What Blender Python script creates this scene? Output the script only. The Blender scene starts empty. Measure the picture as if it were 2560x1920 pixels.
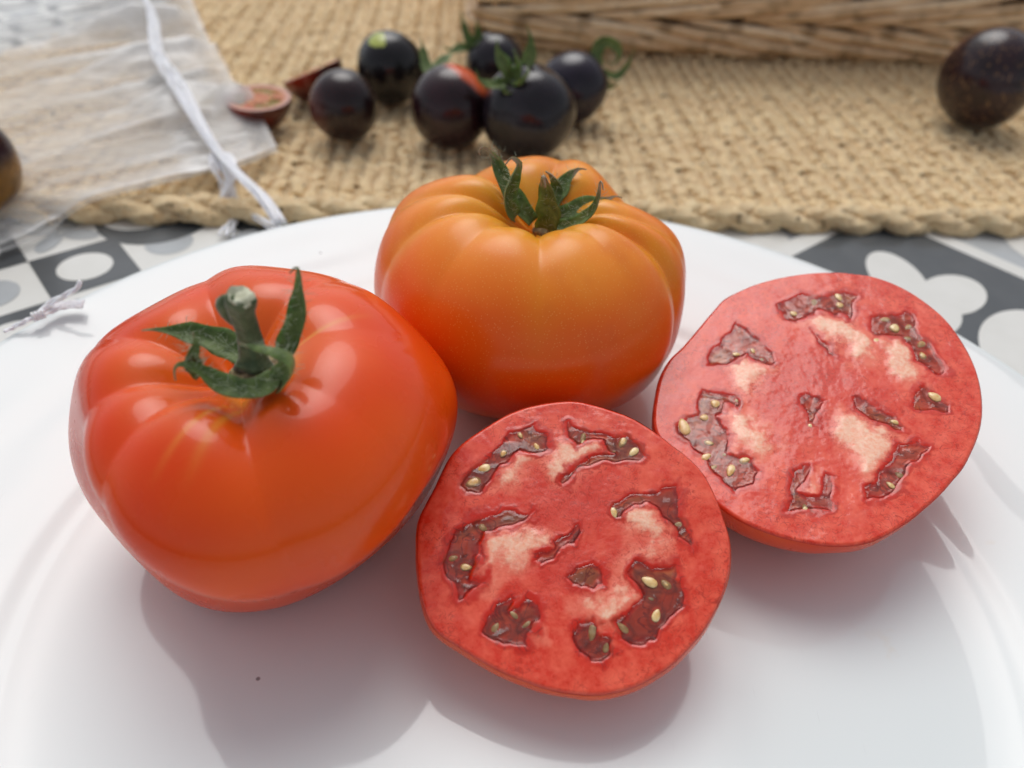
import bpy, bmesh, math, random
import numpy as np
from mathutils import Vector, Matrix

scene = bpy.context.scene
R = math.radians
CM = 0.01          # everything below is written in centimetres and built in metres

# ---------------------------------------------------------------- camera
cam_data = bpy.data.cameras.new('camera')
cam = bpy.data.objects.new('camera', cam_data)
scene.collection.objects.link(cam)
scene.camera = cam
cam_data.sensor_width = 36.0
cam_data.lens = 27.04
cam_data.clip_start = 0.005
cam_data.clip_end = 50.0
PITCH, ROLL = R(40.5), R(3.0)
_f = Vector((0, math.cos(PITCH), -math.sin(PITCH)))
_r = Vector((1, 0, 0))
_u = Vector((0, math.sin(PITCH), math.cos(PITCH)))
_r2 = math.cos(ROLL)*_r + math.sin(ROLL)*_u
_u2 = -math.sin(ROLL)*_r + math.cos(ROLL)*_u
m = Matrix((_r2, _u2, -_f)).transposed().to_4x4()
m.translation = Vector((0, 0, 14.1))*CM
cam.matrix_world = m
cam_data.dof.use_dof = True
cam_data.dof.focus_distance = 0.150
cam_data.dof.aperture_fstop = 12.0

# ---------------------------------------------------------------- sky and sun (bright overcast)
world = bpy.data.worlds.new('World')
scene.world = world
world.use_nodes = True
wn, wl = world.node_tree.nodes, world.node_tree.links
wn.clear()
SUN_ELEV, SUN_AZ = R(60), R(-10)      # azimuth from +Y, the far side of the table, a little to the left
sky = wn.new('ShaderNodeTexSky'); sky.sky_type = 'NISHITA'; sky.sun_disc = False
sky.sun_elevation = SUN_ELEV; sky.sun_rotation = SUN_AZ
sky.dust_density = 3.0; sky.air_density = 1.0; sky.ozone_density = 1.0
hs = wn.new('ShaderNodeHueSaturation'); hs.inputs['Saturation'].default_value = 0.30
bg = wn.new('ShaderNodeBackground'); bg.inputs['Strength'].default_value = 0.128
wo = wn.new('ShaderNodeOutputWorld')
wl.new(sky.outputs[0], hs.inputs['Color']); wl.new(hs.outputs[0], bg.inputs['Color']); wl.new(bg.outputs[0], wo.inputs['Surface'])

sun_data = bpy.data.lights.new('sun', 'SUN')
sun_data.energy = 1.12; sun_data.angle = R(42); sun_data.color = (1.0, 0.99, 0.97)
sun = bpy.data.objects.new('sun', sun_data); scene.collection.objects.link(sun)
sdir = Vector((math.sin(SUN_AZ)*math.cos(SUN_ELEV), math.cos(SUN_AZ)*math.cos(SUN_ELEV), math.sin(SUN_ELEV)))
sun.rotation_euler = sdir.to_track_quat('Z', 'Y').to_euler()

scene.view_settings.view_transform = 'Standard'
scene.view_settings.look = 'None'
scene.view_settings.gamma = 1.0
scene.view_settings.exposure = 0.0
scene.cycles.use_denoising = True
scene.cycles.max_bounces = 10
scene.cycles.transparent_max_bounces = 24
scene.cycles.transmission_bounces = 8
scene.cycles.caustics_reflective = False
scene.cycles.caustics_refractive = False

# ---------------------------------------------------------------- node helper
class NT:
    def __init__(s, name):
        s.m = bpy.data.materials.new(name); s.m.use_nodes = True
        s.t = s.m.node_tree; s.t.nodes.clear()
        s.out = s.t.nodes.new('ShaderNodeOutputMaterial')
    def n(s, typ, **kw):
        nd = s.t.nodes.new('ShaderNode'+typ)
        for k, v in kw.items():
            if k.startswith('_'): setattr(nd, k[1:], v)
        return nd
    def put(s, sock, v):
        if isinstance(v, bpy.types.NodeSocket): s.t.links.new(v, sock)
        elif v is not None:
            if isinstance(v, (tuple, list)) and len(v) == 3 and sock.type == 'RGBA': v = (*v, 1)
            sock.default_value = v
    def coord(s, which='Object'):
        return s.n('TexCoord').outputs[which]
    def mapping(s, vec, scale=(1,1,1), rot=(0,0,0), loc=(0,0,0)):
        nd = s.n('Mapping'); s.put(nd.inputs['Vector'], vec)
        nd.inputs['Scale'].default_value = scale; nd.inputs['Rotation'].default_value = rot; nd.inputs['Location'].default_value = loc
        return nd.outputs[0]
    def noise(s, vec, scale, detail=3, rough=.55, dist=0, col=False):
        nd = s.n('TexNoise'); s.put(nd.inputs['Vector'], vec)
        nd.inputs['Scale'].default_value = scale; nd.inputs['Detail'].default_value = detail
        nd.inputs['Roughness'].default_value = rough; nd.inputs['Distortion'].default_value = dist
        return nd.outputs[1 if col else 0]
    def voro(s, vec, scale, feature='F1', out=0, rand=1.0):
        nd = s.n('TexVoronoi', _feature=feature); s.put(nd.inputs['Vector'], vec)
        nd.inputs['Scale'].default_value = scale; nd.inputs['Randomness'].default_value = rand
        return nd.outputs[out]
    def math(s, op, a, b=None, c=None, clamp=False):
        nd = s.n('Math', _operation=op, _use_clamp=clamp)
        s.put(nd.inputs[0], a)
        if b is not None: s.put(nd.inputs[1], b)
        if c is not None: s.put(nd.inputs[2], c)
        return nd.outputs[0]
    def ramp(s, v, lo, hi, a=0.0, b=1.0):
        nd = s.n('MapRange', _interpolation_type='SMOOTHSTEP'); s.put(nd.inputs[0], v)
        for i, x in zip((1, 2, 3, 4), (lo, hi, a, b)): nd.inputs[i].default_value = x
        return nd.outputs[0]
    def mix(s, f, a, b, mode='MIX'):
        nd = s.n('Mix', _data_type='RGBA', _blend_type=mode)
        s.put(nd.inputs[0], f); s.put(nd.inputs[6], a); s.put(nd.inputs[7], b)
        return nd.outputs[2]
    def attr(s, name):
        nd = s.n('Attribute'); nd.attribute_name = name; return nd.outputs['Fac']
    def sep(s, vec):
        nd = s.n('SeparateXYZ'); s.put(nd.inputs[0], vec); return nd.outputs
    def bump(s, h, strength=.3, dist=.001, normal=None):
        nd = s.n('Bump'); s.put(nd.inputs['Height'], h)
        nd.inputs['Strength'].default_value = strength; nd.inputs['Distance'].default_value = dist
        if normal is not None: s.put(nd.inputs['Normal'], normal)
        return nd.outputs[0]
    def bsdf(s, **kw):
        nd = s.n('BsdfPrincipled')
        for k, v in kw.items():
            if k != 'radius': s.put(nd.inputs[k.replace('_', ' ')], v)
        return nd
    def done(s, sh):
        s.t.links.new(sh.outputs[0] if hasattr(sh, 'outputs') else sh, s.out.inputs['Surface'])
        return s.m

# ---------------------------------------------------------------- object helpers
COL = scene.collection
def props(o, label=None, cat=None, group=None, kind=None):
    if label: o['label'] = label
    if cat: o['category'] = cat
    if group: o['group'] = group
    if kind: o['kind'] = kind
    return o
def empty(name, loc, **kw):
    o = bpy.data.objects.new(name, None); COL.objects.link(o)
    o.empty_display_size = .01
    o.location = Vector(loc)*CM
    return props(o, **kw)
def mesh_data(name, verts, faces, mats, smooth=True, attrs=None, fmat=None):
    me = bpy.data.meshes.new(name)
    v = np.asarray(verts, float)*CM
    me.from_pydata(v.tolist(), [], faces if isinstance(faces, list) else faces.tolist())
    for mt in (mats if isinstance(mats, (list, tuple)) else [mats]): me.materials.append(mt)
    if smooth: me.polygons.foreach_set('use_smooth', [True]*len(me.polygons))
    if fmat is not None: me.polygons.foreach_set('material_index', list(fmat))
    for k, a in (attrs or {}).items():
        at = me.attributes.new(k, 'FLOAT', 'POINT'); at.data.foreach_set('value', np.asarray(a, np.float32))
    me.update()
    return me
def obj(name, verts, faces, mats, parent=None, loc=None, **kw):
    """verts in cm, relative to the parent's origin when there is one"""
    mk = {k: kw.pop(k) for k in ('smooth', 'attrs', 'fmat') if k in kw}
    o = bpy.data.objects.new(name, mesh_data(name, verts, faces, mats, **mk)); COL.objects.link(o)
    if parent: o.parent = parent
    if loc is not None: o.location = Vector(loc)*CM
    return props(o, **kw)
def grid_faces(n, m, wrap=True):
    """n rows of m verts, wrapping along the row"""
    i = np.arange(n-1)[:, None]*m; j = np.arange(m if wrap else m-1)[None, :]; j2 = (j+1) % m
    return np.stack([i+j, i+j2, i+m+j2, i+m+j], -1).reshape(-1, 4)
def smoothpath(P, n):
    """Catmull-Rom through P, n samples"""
    P = np.asarray(P, float); Q = np.vstack([2*P[0]-P[1], P, 2*P[-1]-P[-2]])
    L = np.r_[0, np.cumsum(np.linalg.norm(np.diff(P, axis=0), axis=1))]; out = []
    for s in np.linspace(0, L[-1], n):
        k = min(np.searchsorted(L, s, 'right')-1, len(P)-2); t = (s-L[k])/(L[k+1]-L[k]+1e-9)
        a, b, c, d = Q[k:k+4]
        out.append(.5*((2*b)+(-a+c)*t+(2*a-5*b+4*c-d)*t*t+(-a+3*b-3*c+d)*t**3))
    return np.array(out)
def frames(P, hint=(0, -.5, .85)):
    """tangent, side, normal along a path; the normal stays near the hint"""
    T = np.gradient(P, axis=0); T /= np.linalg.norm(T, axis=1)[:, None]+1e-12
    n = np.array(hint, float); S = []; N = []
    for t in T:
        n = n-t*np.dot(n, t); n /= np.linalg.norm(n)+1e-12
        S.append(np.cross(t, n)); N.append(n.copy())
    return T, np.array(S), np.array(N)
def tube(P, rad, k=10, squash=1.0, hint=(0, -.5, .85), twist=0.0, lobes=0, lobe_amp=0.0):
    """closed tube; rad is a number or an array along the path"""
    P = np.asarray(P, float); n = len(P); rad = np.broadcast_to(rad, n)
    T, S, N = frames(P, hint); a = np.arange(k)*2*np.pi/k
    V = []
    for i in range(n):
        aa = a+twist*i
        rr = rad[i]*(1+(lobe_amp*np.cos(lobes*a) if lobes else 0))
        V.append(P[i]+(S[i][None]*np.cos(aa)[:, None]*rr[:, None] if np.ndim(rr) else S[i][None]*np.cos(aa)[:, None]*rr)
                 + (N[i][None]*np.sin(aa)[:, None]*(rr[:, None] if np.ndim(rr) else rr)*squash))
    V = np.concatenate(V+[P[:1], P[-1:]]); F = grid_faces(n, k).tolist()
    for j in range(k):
        F.append([n*k, (j+1) % k, j]); F.append([n*k+1, (n-1)*k+j, (n-1)*k+(j+1) % k])
    return V, F
def join(parts):
    V = []; F = []; o = 0
    for v, f in parts:
        V.append(np.asarray(v)); F += [[i+o for i in q] for q in (f if isinstance(f, list) else f.tolist())]; o += len(v)
    return np.concatenate(V), F
def _lattice(P, seed):
    P = np.asarray(P, float); I = np.floor(P).astype(np.int64); Fr = P-I; S = Fr*Fr*Fr*(Fr*(Fr*6-15)+10); out = 0
    for dx in (0, 1):
        for dy in (0, 1):
            for dz in (0, 1):
                h = (I[:, 0]+dx)*73856093 ^ (I[:, 1]+dy)*19349663 ^ (I[:, 2]+dz)*83492791 ^ (seed*2654435761 % 1000003)
                h = (h ^ (h >> 13))*1274126177 & 0xffffffff; h = (h ^ (h >> 16)) & 0xffff
                a = h/65536*2*np.pi; b = ((h*7919) & 0xffff)/65536*2-1; c = np.sqrt(1-b*b)
                g = (Fr[:, 0]-dx)*c*np.cos(a)+(Fr[:, 1]-dy)*c*np.sin(a)+(Fr[:, 2]-dz)*b
                w = (S[:, 0] if dx else 1-S[:, 0])*(S[:, 1] if dy else 1-S[:, 1])*(S[:, 2] if dz else 1-S[:, 2])
                out = out+w*g
    return out*1.9
def vnoise(P, freq, seed=0, octaves=2):
    """gradient noise, about -1..1"""
    P = np.asarray(P, float); out = np.zeros(len(P)); amp = 1.0; f = freq/4.5
    for o in range(octaves):
        out += amp*_lattice(P*f+17.3*(seed+1)+o*5.1, seed+o); f *= 2.1; amp *= .5
    return out
# >>> tomato shape
def tomato_shape(a, b, grooves, dim_d=.9, dim_w=1.3, p=.86, q=.92, bot=.25, nt=150, nth=420, tilt=(0, 0), fit=None, sy=1.0):
    """lobed, dimpled fruit centred on the origin; grooves = (azimuth deg, depth, width deg, shoulder depth)"""
    t = np.linspace(0, np.pi, nt)
    th = np.arange(nth)*2*np.pi/nth
    T, H = np.meshgrid(t, th, indexing='ij')
    st, ct = np.sin(T), np.cos(T)
    G = np.zeros_like(T); GS = np.zeros_like(T)
    for az, dep, wid, sh in grooves:
        d = (H-np.radians(az)+np.pi) % (2*np.pi)-np.pi
        g = np.exp(-np.abs(d/np.radians(wid))**1.35)
        G += dep*g; GS += sh*g
    eq = .25+.75*np.exp(-((T-.75)/.75)**2); eq = np.where(T > 1.9, eq*np.clip((3.0-T)/1.1, .0, 1), eq)
    rho = a*np.maximum(st, 0)**p*(1-G*eq)
    z = b*np.sign(ct)*np.abs(ct)**q
    z = np.where(z < 0, z*(.97), z)
    top = 1/(1+np.exp((T-1.45)*7))
    z = z-GS*top*np.exp(-((rho-a*.36)/(a*.34))**2)
    z = z-dim_d*np.exp(-(rho/dim_w)**2)*(T < 1.6)
    z = np.where(T > 1.6, z+bot*np.exp(-(rho/(a*.35))**2), z)
    X = rho*np.cos(H); Y = rho*np.sin(H)*sy
    V = np.stack([X, Y, z], -1).reshape(-1, 3)
    cx, sx = np.cos(np.radians(tilt[0])), np.sin(np.radians(tilt[0]))
    V = V@np.array([[1, 0, 0], [0, cx, -sx], [0, sx, cx]]).T
    cy, sy_ = np.cos(np.radians(tilt[1])), np.sin(np.radians(tilt[1]))
    V = V@np.array([[cy, 0, sy_], [0, 1, 0], [-sy_, 0, cy]]).T
    if fit:
        V0 = V.copy()
        for cx_, cy_, cz_, dx, dy, dz in fit:
            w = np.exp(-((V0-np.array((cx_, cy_, cz_)))**2).sum(1)/(2*1.0**2))
            V = V+w[:, None]*np.array((dx, dy, dz))
    att = dict(groove=(G*eq).reshape(-1), polar=T.reshape(-1))
    F = [[int(i) for i in f] for f in _gf(nt, nth)]
    return V, F, att
def _gf(n, m):
    i = np.arange(n-1)[:, None]*m; j = np.arange(m)[None, :]; j2 = (j+1) % m
    return np.stack([i+j, i+m+j, i+m+j2, i+j2], -1).reshape(-1, 4)
RED_C = (-4.62, 10.1, 3.55)
RED = dict(a=3.75, b=2.95, dim_d=1.10, dim_w=1.05, nt=150, tilt=(6, -3), grooves=[
    (118, .08, 18, .32), (62, .04, 14, .18), (165, .04, 15, .22), (205, .055, 18, .26), (238, .045, 15, .20),
    (-66, .07, 14, .34), (-25, .018, 24, .15), (20, .02, 22, .14)])
ORANGE_C = (0.36, 15.95, 3.62)
ORANGE = dict(a=3.95, b=3.05, dim_d=1.35, dim_w=1.15, nt=170, tilt=(3, 0), grooves=[
    (-88, .026, 11, .22), (-52, .014, 12, .10), (-25, .085, 7.0, .34), (-6, .03, 7, .18), (28, .08, 9, .5), (78, .04, 10, .25), (128, .09, 10, .5),
    (170, .050, 9, .30), (200, .040, 9, .26), (232, .016, 12, .16)])
# <<< tomato shape
RED['fit'] = [(-1.1,2.05,2.28,-0.07,0.12,0.14), (1.04,-3.12,-1.57,-0.08,0.09,0.11), (3.59,0.89,0.51,0.07,0.01,0.02), (-3.12,-0.92,-0.79,0.03,-0.01,-0.01), (2.49,-0.48,-1.83,-0.01,-0,0), (1.8,2.28,2.1,0.04,-0.03,-0.04), (-3.02,0.2,1.73,-0.12,0.08,0.09), (-1.59,-3.2,-0.95,0.22,0.25,0.29), (-0.53,-2.12,-2.14,-0.03,-0.02,-0.02), (-2.78,-2.39,0.14,0.34,0.13,0.15), (1.26,-1.58,-2.19,0,-0.01,-0), (2.7,-2.07,-1.37,-0.25,0.12,0.15), (3.66,-0.42,-0.5,-0.1,0,0), (-2.09,-1.68,-1.81,0.06,0.07,0.08), (-3.33,-1.07,0.86,-0.01,0.05,0.05), (0.36,2.66,2.28,0.04,-0.04,-0.05), (-0.3,-3.4,-1.44,0.01,0.16,0.18), (-2.27,1.38,2.17,0.04,-0.12,-0.14), (3.03,1.78,1.26,-0.01,0,0), (3.3,0.68,-0.82,-0.01,-0,-0), (-3.32,-0.47,0.08,-0.13,-0,-0), (1.99,-2.64,-1.52,-0.07,0.11,0.13), (3.24,-1.41,-1.05,-0.18,0.09,0.1), (-3.31,-0.18,0.93,0.27,-0.05,-0.06), (-2.4,-2.74,-0.54,0.36,0.23,0.27), (0.53,-2,-2.16,-0,-0.02,-0.02), (2.93,0.09,-1.42,0.02,-0,-0), (1.9,-1.11,-2.06,-0.05,0.04,0.05), (-1.31,-1.92,-2.07,-0.04,-0.06,-0.07), (-3.06,-1.78,0.62,0.15,0.04,0.04), (-2.58,-1.34,-1.18,0.03,0.02,0.02), (-2.85,0.97,1.83,-0.06,0.04,0.04), (3.71,0.36,-0.03,-0.14,0.01,0.01), (1.05,2.6,2.19,0,0.07,0.08), (-0.28,2.48,2.49,0.03,-0.05,-0.06), (2.38,2.12,1.79,-0.07,-0.05,-0.05), (-1.74,1.85,2.3,0.22,-0.13,-0.16), (0.34,-3.34,-1.52,0.04,0.13,0.15), (-3.21,-0.41,1.48,0.2,-0.05,-0.06), (3.49,-0.9,-0.87,-0.24,0.07,0.08), (-0.85,-3.4,-1.24,0.05,0.15,0.18), (3.36,1.35,1.06,0.09,0.01,0.01), (-0.01,-2.1,-2.16,0.03,0.04,0.05), (-3.3,-0.75,-0.35,0.04,-0.01,-0.01), (3.45,0.61,-0.34,-0.08,0,0), (-2.06,-2.93,-0.81,0.16,0.12,0.13), (-3,-0,1.32,-0.18,0.02,0.02), (1.58,-2.82,-1.62,-0.07,0.11,0.13), (-3.31,-0.73,1.18,0.15,-0,-0), (-3.26,-0.3,0.48,-0.18,0.02,0.03), (-1.65,-1.82,-1.81,-0.03,-0.07,-0.08), (-2.43,-1.56,-1.52,0.06,0.04,0.05), (-3.26,-1.41,0.59,0.24,0.01,0.01), (3.48,0.92,0.12,0.12,0,0), (1.39,2.37,2.22,0.04,0.09,0.1), (-1,2.43,2.37,-0.11,0.15,0.18), (-2.96,-1.19,-1,-0,0.02,0.03), (-1.51,2.13,2.21,-0.05,0.1,0.11), (-0.64,2.48,2.44,-0.01,-0.04,-0.05), (0.7,-3.25,-1.54,-0.02,0.08,0.1), (0.07,2.56,2.5,-0.03,-0.08,-0.09), (2.45,-2.33,-1.41,-0.08,0.07,0.08), (2.65,1.89,1.74,-0.04,0,0), (-1.28,-3.31,-1.07,0.17,0.19,0.22)]
ORANGE['fit'] = [(-1.5,2.5,2.1,0.02,-0.03,-0.03), (2,-2.75,-1.72,-0.03,0.05,0.05), (-3.32,-1.8,-0.97,0.03,0.02,0.03), (3.08,0.55,2.01,-0.02,-0,-0.01), (-3.49,0.09,1.54,0,0,0), (-0.77,-3.07,-2.01,0,0.03,0.04), (3.78,-0.97,-0.23,-0.16,0.04,0.04), (1.03,2.1,2.48,-0.02,-0.05,-0.06), (2.34,2.16,1.4,-0.09,-0.06,-0.07), (-3.78,-0.5,-0.04,-0.11,-0.01,-0.01), (-2.69,1.39,2.13,0.04,-0.02,-0.02), (-1.96,-2.02,-1.88,-0.04,-0.04,-0.04), (3.59,0.04,0.76,0.01,0.01,0.01), (3.03,-2.06,-0.74,0.01,-0,-0), (-0.3,2.35,2.6,-0.02,-0.08,-0.09), (0.38,-2.66,-1.9,0,0.02,0.02), (-1.65,0.97,2.5,0.01,-0,-0), (2.04,0.19,2.36,-0.19,-0.11,-0.12), (-3.52,1.08,1.3,-0.05,0,0), (-3.47,-0.78,-0.96,0.01,-0,-0), (2.09,1.88,2.31,-0.06,-0.06,-0.06), (-2.69,-2.35,-1.47,0.12,0.08,0.1), (3.43,-1.08,-1.01,0.02,-0.01,-0.01), (1.2,-2.46,-1.96,-0,-0,-0), (3.54,-0.88,0.58,-0.01,0,0), (-2.78,-1.51,-1.51,0.03,0.02,0.03), (-1.16,-2.35,-2.09,0,-0.01,-0.01), (-3.8,-0.16,0.84,0.11,-0.01,-0.01), (-1.79,-2.8,-1.82,0.04,0.08,0.09), (2.4,-2.1,-1.53,0.03,-0.02,-0.02), (0.27,2.53,2.18,0,0.02,0.02), (-0.96,2.33,2.49,0.07,-0.08,-0.09), (1.69,2.2,1.88,0.03,0.02,0.03), (3.45,0.16,1.4,0.02,0.02,0.02), (0.88,-3.08,-1.96,-0.02,0.05,0.06), (-0.26,-2.68,-1.92,0,0.04,0.04), (2.56,0.63,2.35,-0.16,-0.08,-0.1), (2.57,1.83,1.92,-0.21,-0.13,-0.16), (2.64,0.15,1.99,0.21,0.07,0.08), (-2.12,1.33,2.3,0.01,-0.04,-0.05), (2.9,-2.25,-1.26,-0.11,0.06,0.08), (-3.13,1.07,1.68,-0.1,0.05,0.05), (-3.69,-1.11,-0.6,0.09,0.02,0.02), (-2.4,-1.84,-1.7,0.01,-0.01,-0.01), (1.63,1.98,2.5,-0,-0,0), (0.39,-3.13,-2.01,-0,0.04,0.05), (1.88,-2.29,-1.79,0.03,-0.03,-0.03), (-3.8,-0.41,0.43,0.06,0.01,0), (-0.29,-3.14,-2.01,-0,0.04,0.05), (-0.71,-2.58,-1.97,0.01,0.03,0.03), (-1.22,-3.01,-1.92,0.04,0.05,0.06), (3.54,-0.89,-0.6,0.02,-0.01,-0.01), (2.03,1.97,1.74,-0.06,-0.01,-0.01), (0.8,-2.63,-1.88,0,0.01,0.01), (-3.65,-0.66,-0.58,-0.03,-0.01,-0.01), (3.62,-0.85,0.16,-0.04,-0,-0.01), (3.85,-0.2,0.54,-0,-0,-0), (1.28,-3.03,-1.88,-0.03,0.05,0.06), (3.09,0.32,1.52,0.08,0.02,0.02), (1.3,2.05,2.18,0.08,0.1,0.12), (-3.09,-2.05,-1.2,0.08,0.04,0.05), (-3.5,-1.59,-0.68,0.04,0.01,0.01), (1.57,-2.52,-1.78,-0.02,0.02,0.02), (-1.65,-2.26,-1.87,-0.03,-0.03,-0.04), (-1.81,1.36,2.54,0.08,-0.06,-0.07), (0.7,2.14,2.29,0.02,0,0), (3.72,0.11,1.13,-0.16,-0.03,-0.04), (-0.64,2.26,2.31,-0.01,0.04,0.05), (2.56,-2.44,-1.52,-0.02,0.02,0.02), (-3.27,-0.98,-1.2,0.02,0.01,0.01)]
FACE_NEAR = {'origin':[1.264,8.575,2.95],'n':[-0.043,-0.358,0.9327],'outline':[(-0.335,2.995),(-0.062,3.027),(.289,2.974),(.676,2.857),(1.135,2.68),(1.544,2.398),(1.871,2.119),(2.156,1.884),(2.397,1.612),(2.523,1.34),(2.641,0.997),(2.721,0.66),(2.791,0.331),(2.79,0.042),(2.747,-0.243),(2.654,-0.525),(2.529,-0.802),(2.372,-1.076),(2.185,-1.346),(1.935,-1.614),(1.657,-1.879),(1.354,-2.078),(1.056,-2.245),(.73,-2.351),(.374,-2.418),(.018,-2.412),(-0.372,-2.362),(-0.766,-2.257),(-1.166,-2.126),(-1.574,-1.94),(-1.957,-1.733),(-2.292,-1.554),(-2.462,-1.38),(-2.591,-1.119),(-2.698,-0.816),(-2.769,-0.47),(-2.814,-0.115),(-2.845,0.251),(-2.843,0.475),(-2.743,0.746),(-2.592,1.101),(-2.461,1.504),(-2.384,1.71),(-2.215,1.963),(-1.928,2.225),(-1.634,2.448),(-1.337,2.674),(-0.955,2.854),(-0.646,2.94)],'gel':[[(-0.712,2.547),(-0.531,2.236),(-0.561,1.902),(-0.728,1.814),(-0.993,1.845),(-1.212,1.673),(-1.429,1.504),(-1.531,1.34),(-1.631,1.139),(-1.768,0.977),(-2.026,0.967),(-2.148,1.118),(-2.055,1.359),(-1.848,1.608),(-1.637,1.861),(-1.381,2.037),(-1.279,2.292),(-1.013,2.344),(-0.787,2.48)],[(-0.097,2.634),(.058,2.512),(.288,2.393),(.631,2.364),(.971,2.251),(1.306,2.097),(1.336,1.893),(1.182,1.766),(.808,1.711),(.435,1.576),(.063,1.521),(-0.157,1.275),(-0.251,1.35),(-0.161,1.553),(.174,1.686),(.511,1.821),(.738,1.952),(.514,2.15),(.211,2.097),(-0.015,2.006),(-0.149,2.125),(-0.133,2.377)],[(.609,0.689),(.648,0.918),(.906,1.082),(1.275,1.213),(1.643,1.286),(1.901,1.316),(1.99,0.971),(2.034,0.521),(2.11,0.05),(1.804,0.218),(1.781,0.437),(1.62,0.804),(1.336,0.907),(1.043,0.781),(.858,0.586),(.715,0.58)],[(-0.658,0.733),(-1.022,0.737),(-1.455,0.644),(-1.81,0.517),(-2.088,0.356),(-2.256,0.2),(-2.334,-0.131),(-2.268,-0.485),(-2.099,-0.826),(-1.913,-0.989),(-1.723,-0.741),(-1.53,-0.49),(-1.802,-0.606),(-1.812,-0.466),(-1.689,-0.213),(-1.739,0.002),(-1.575,0.228),(-1.294,0.35),(-1.011,0.473),(-0.835,0.593)],[(-0.466,0.273),(-0.146,0.359),(-0.004,0.514),(.14,0.52),(.176,0.262),(-0.001,0.109),(-0.143,0.139),(-0.317,-0.085),(-0.559,-0.238),(-0.702,-0.172),(-0.671,-0.027),(-0.392,0.129)],[(-0.067,-0.394),(.072,-0.247),(.317,-0.184),(.526,-0.246),(.594,-0.402),(.488,-0.58),(.281,-0.761),(.074,-0.701),(-0.048,-0.568)],[(1.051,-0.172),(1.334,-0.089),(1.819,-0.14),(1.853,-0.454),(1.919,-0.794),(1.873,-0.997),(1.594,-1.175),(1.311,-1.513),(1.009,-1.622),(.746,-1.505),(.686,-1.147),(.927,-0.937),(1.206,-0.722),(1.076,-0.521),(.942,-0.353)],[(.28,-1.098),(.043,-1.241),(-0.09,-1.443),(.012,-1.665),(.245,-1.877),(.541,-1.896),(.708,-1.762),(.679,-1.508),(.48,-1.419),(.448,-1.224)],[(-1.335,-0.862),(-1.095,-0.818),(-0.986,-0.95),(-1.083,-1.089),(-0.915,-1.014),(-0.82,-0.807),(-0.506,-0.93),(-0.533,-1.199),(-0.728,-1.47),(-0.786,-1.731),(-1.054,-1.711),(-1.361,-1.595),(-1.571,-1.474),(-1.518,-1.241),(-1.358,-1.067)]],'pale':[[(-1.531,1.34),(-1.352,1.466),(-1.062,1.679),(-0.768,1.895),(-0.689,1.775),(-0.906,1.524),(-1.195,1.313),(-1.45,1.224)],[(-0.354,1.951),(.06,2.05),(.362,2.02),(.586,1.824),(.286,1.691),(-0.086,1.556),(-0.345,1.426),(-0.536,1.659)],[(1.042,0.744),(1.479,0.875),(1.542,0.651),(1.633,0.321),(1.346,0.236),(1.137,0.337),(.965,0.553)],[(-1.703,0.003),(-1.36,0.237),(-1.005,0.325),(-0.502,0.271),(-0.637,0.01),(-0.913,-0.181),(-1.262,-0.267),(-1.6,-0.493),(-1.802,-0.606),(-1.684,-0.284)],[(.246,-0.898),(.59,-0.714),(.868,-0.564),(1.115,-0.38),(1.283,-0.513),(.968,-0.698),(.723,-0.945),(.584,-1.185),(.347,-1.162)],[(-1.183,-1.126),(-0.983,-1.017),(-0.941,-1.216),(-0.668,-1.238),(-0.764,-1.407),(-0.973,-1.251)],[(1.02,-0.03),(1.483,0.133),(1.584,0.029),(1.334,-0.089),(.941,-0.388),(.59,-0.714),(.417,-0.891),(.076,-0.973),(.212,-0.798),(.696,-0.537)]],'seeds':[(-1.363,1.831,0.112,0.078,1.127),(-1.71,1.513,0.157,0.096,0.318),(-1.896,1.227,0.185,0.11,0.411),(.155,2.178,0.185,0.06,1.419),(-0.734,1.999,0.097,0.055,-1.052),(1.324,-0.511,0.183,0.099,-0.41),(.329,-1.393,0.206,0.087,1.351),(.834,-1.306,0.16,0.068,-0.666),(.738,1.932,0.097,0.05,0.031),(1.34,-0.801,0.066,0.031,-0.322),(-0.801,-1.326,0.135,0.053,0.633),(-1.028,-1.17,0.118,0.047,-0.732)]}
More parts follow.
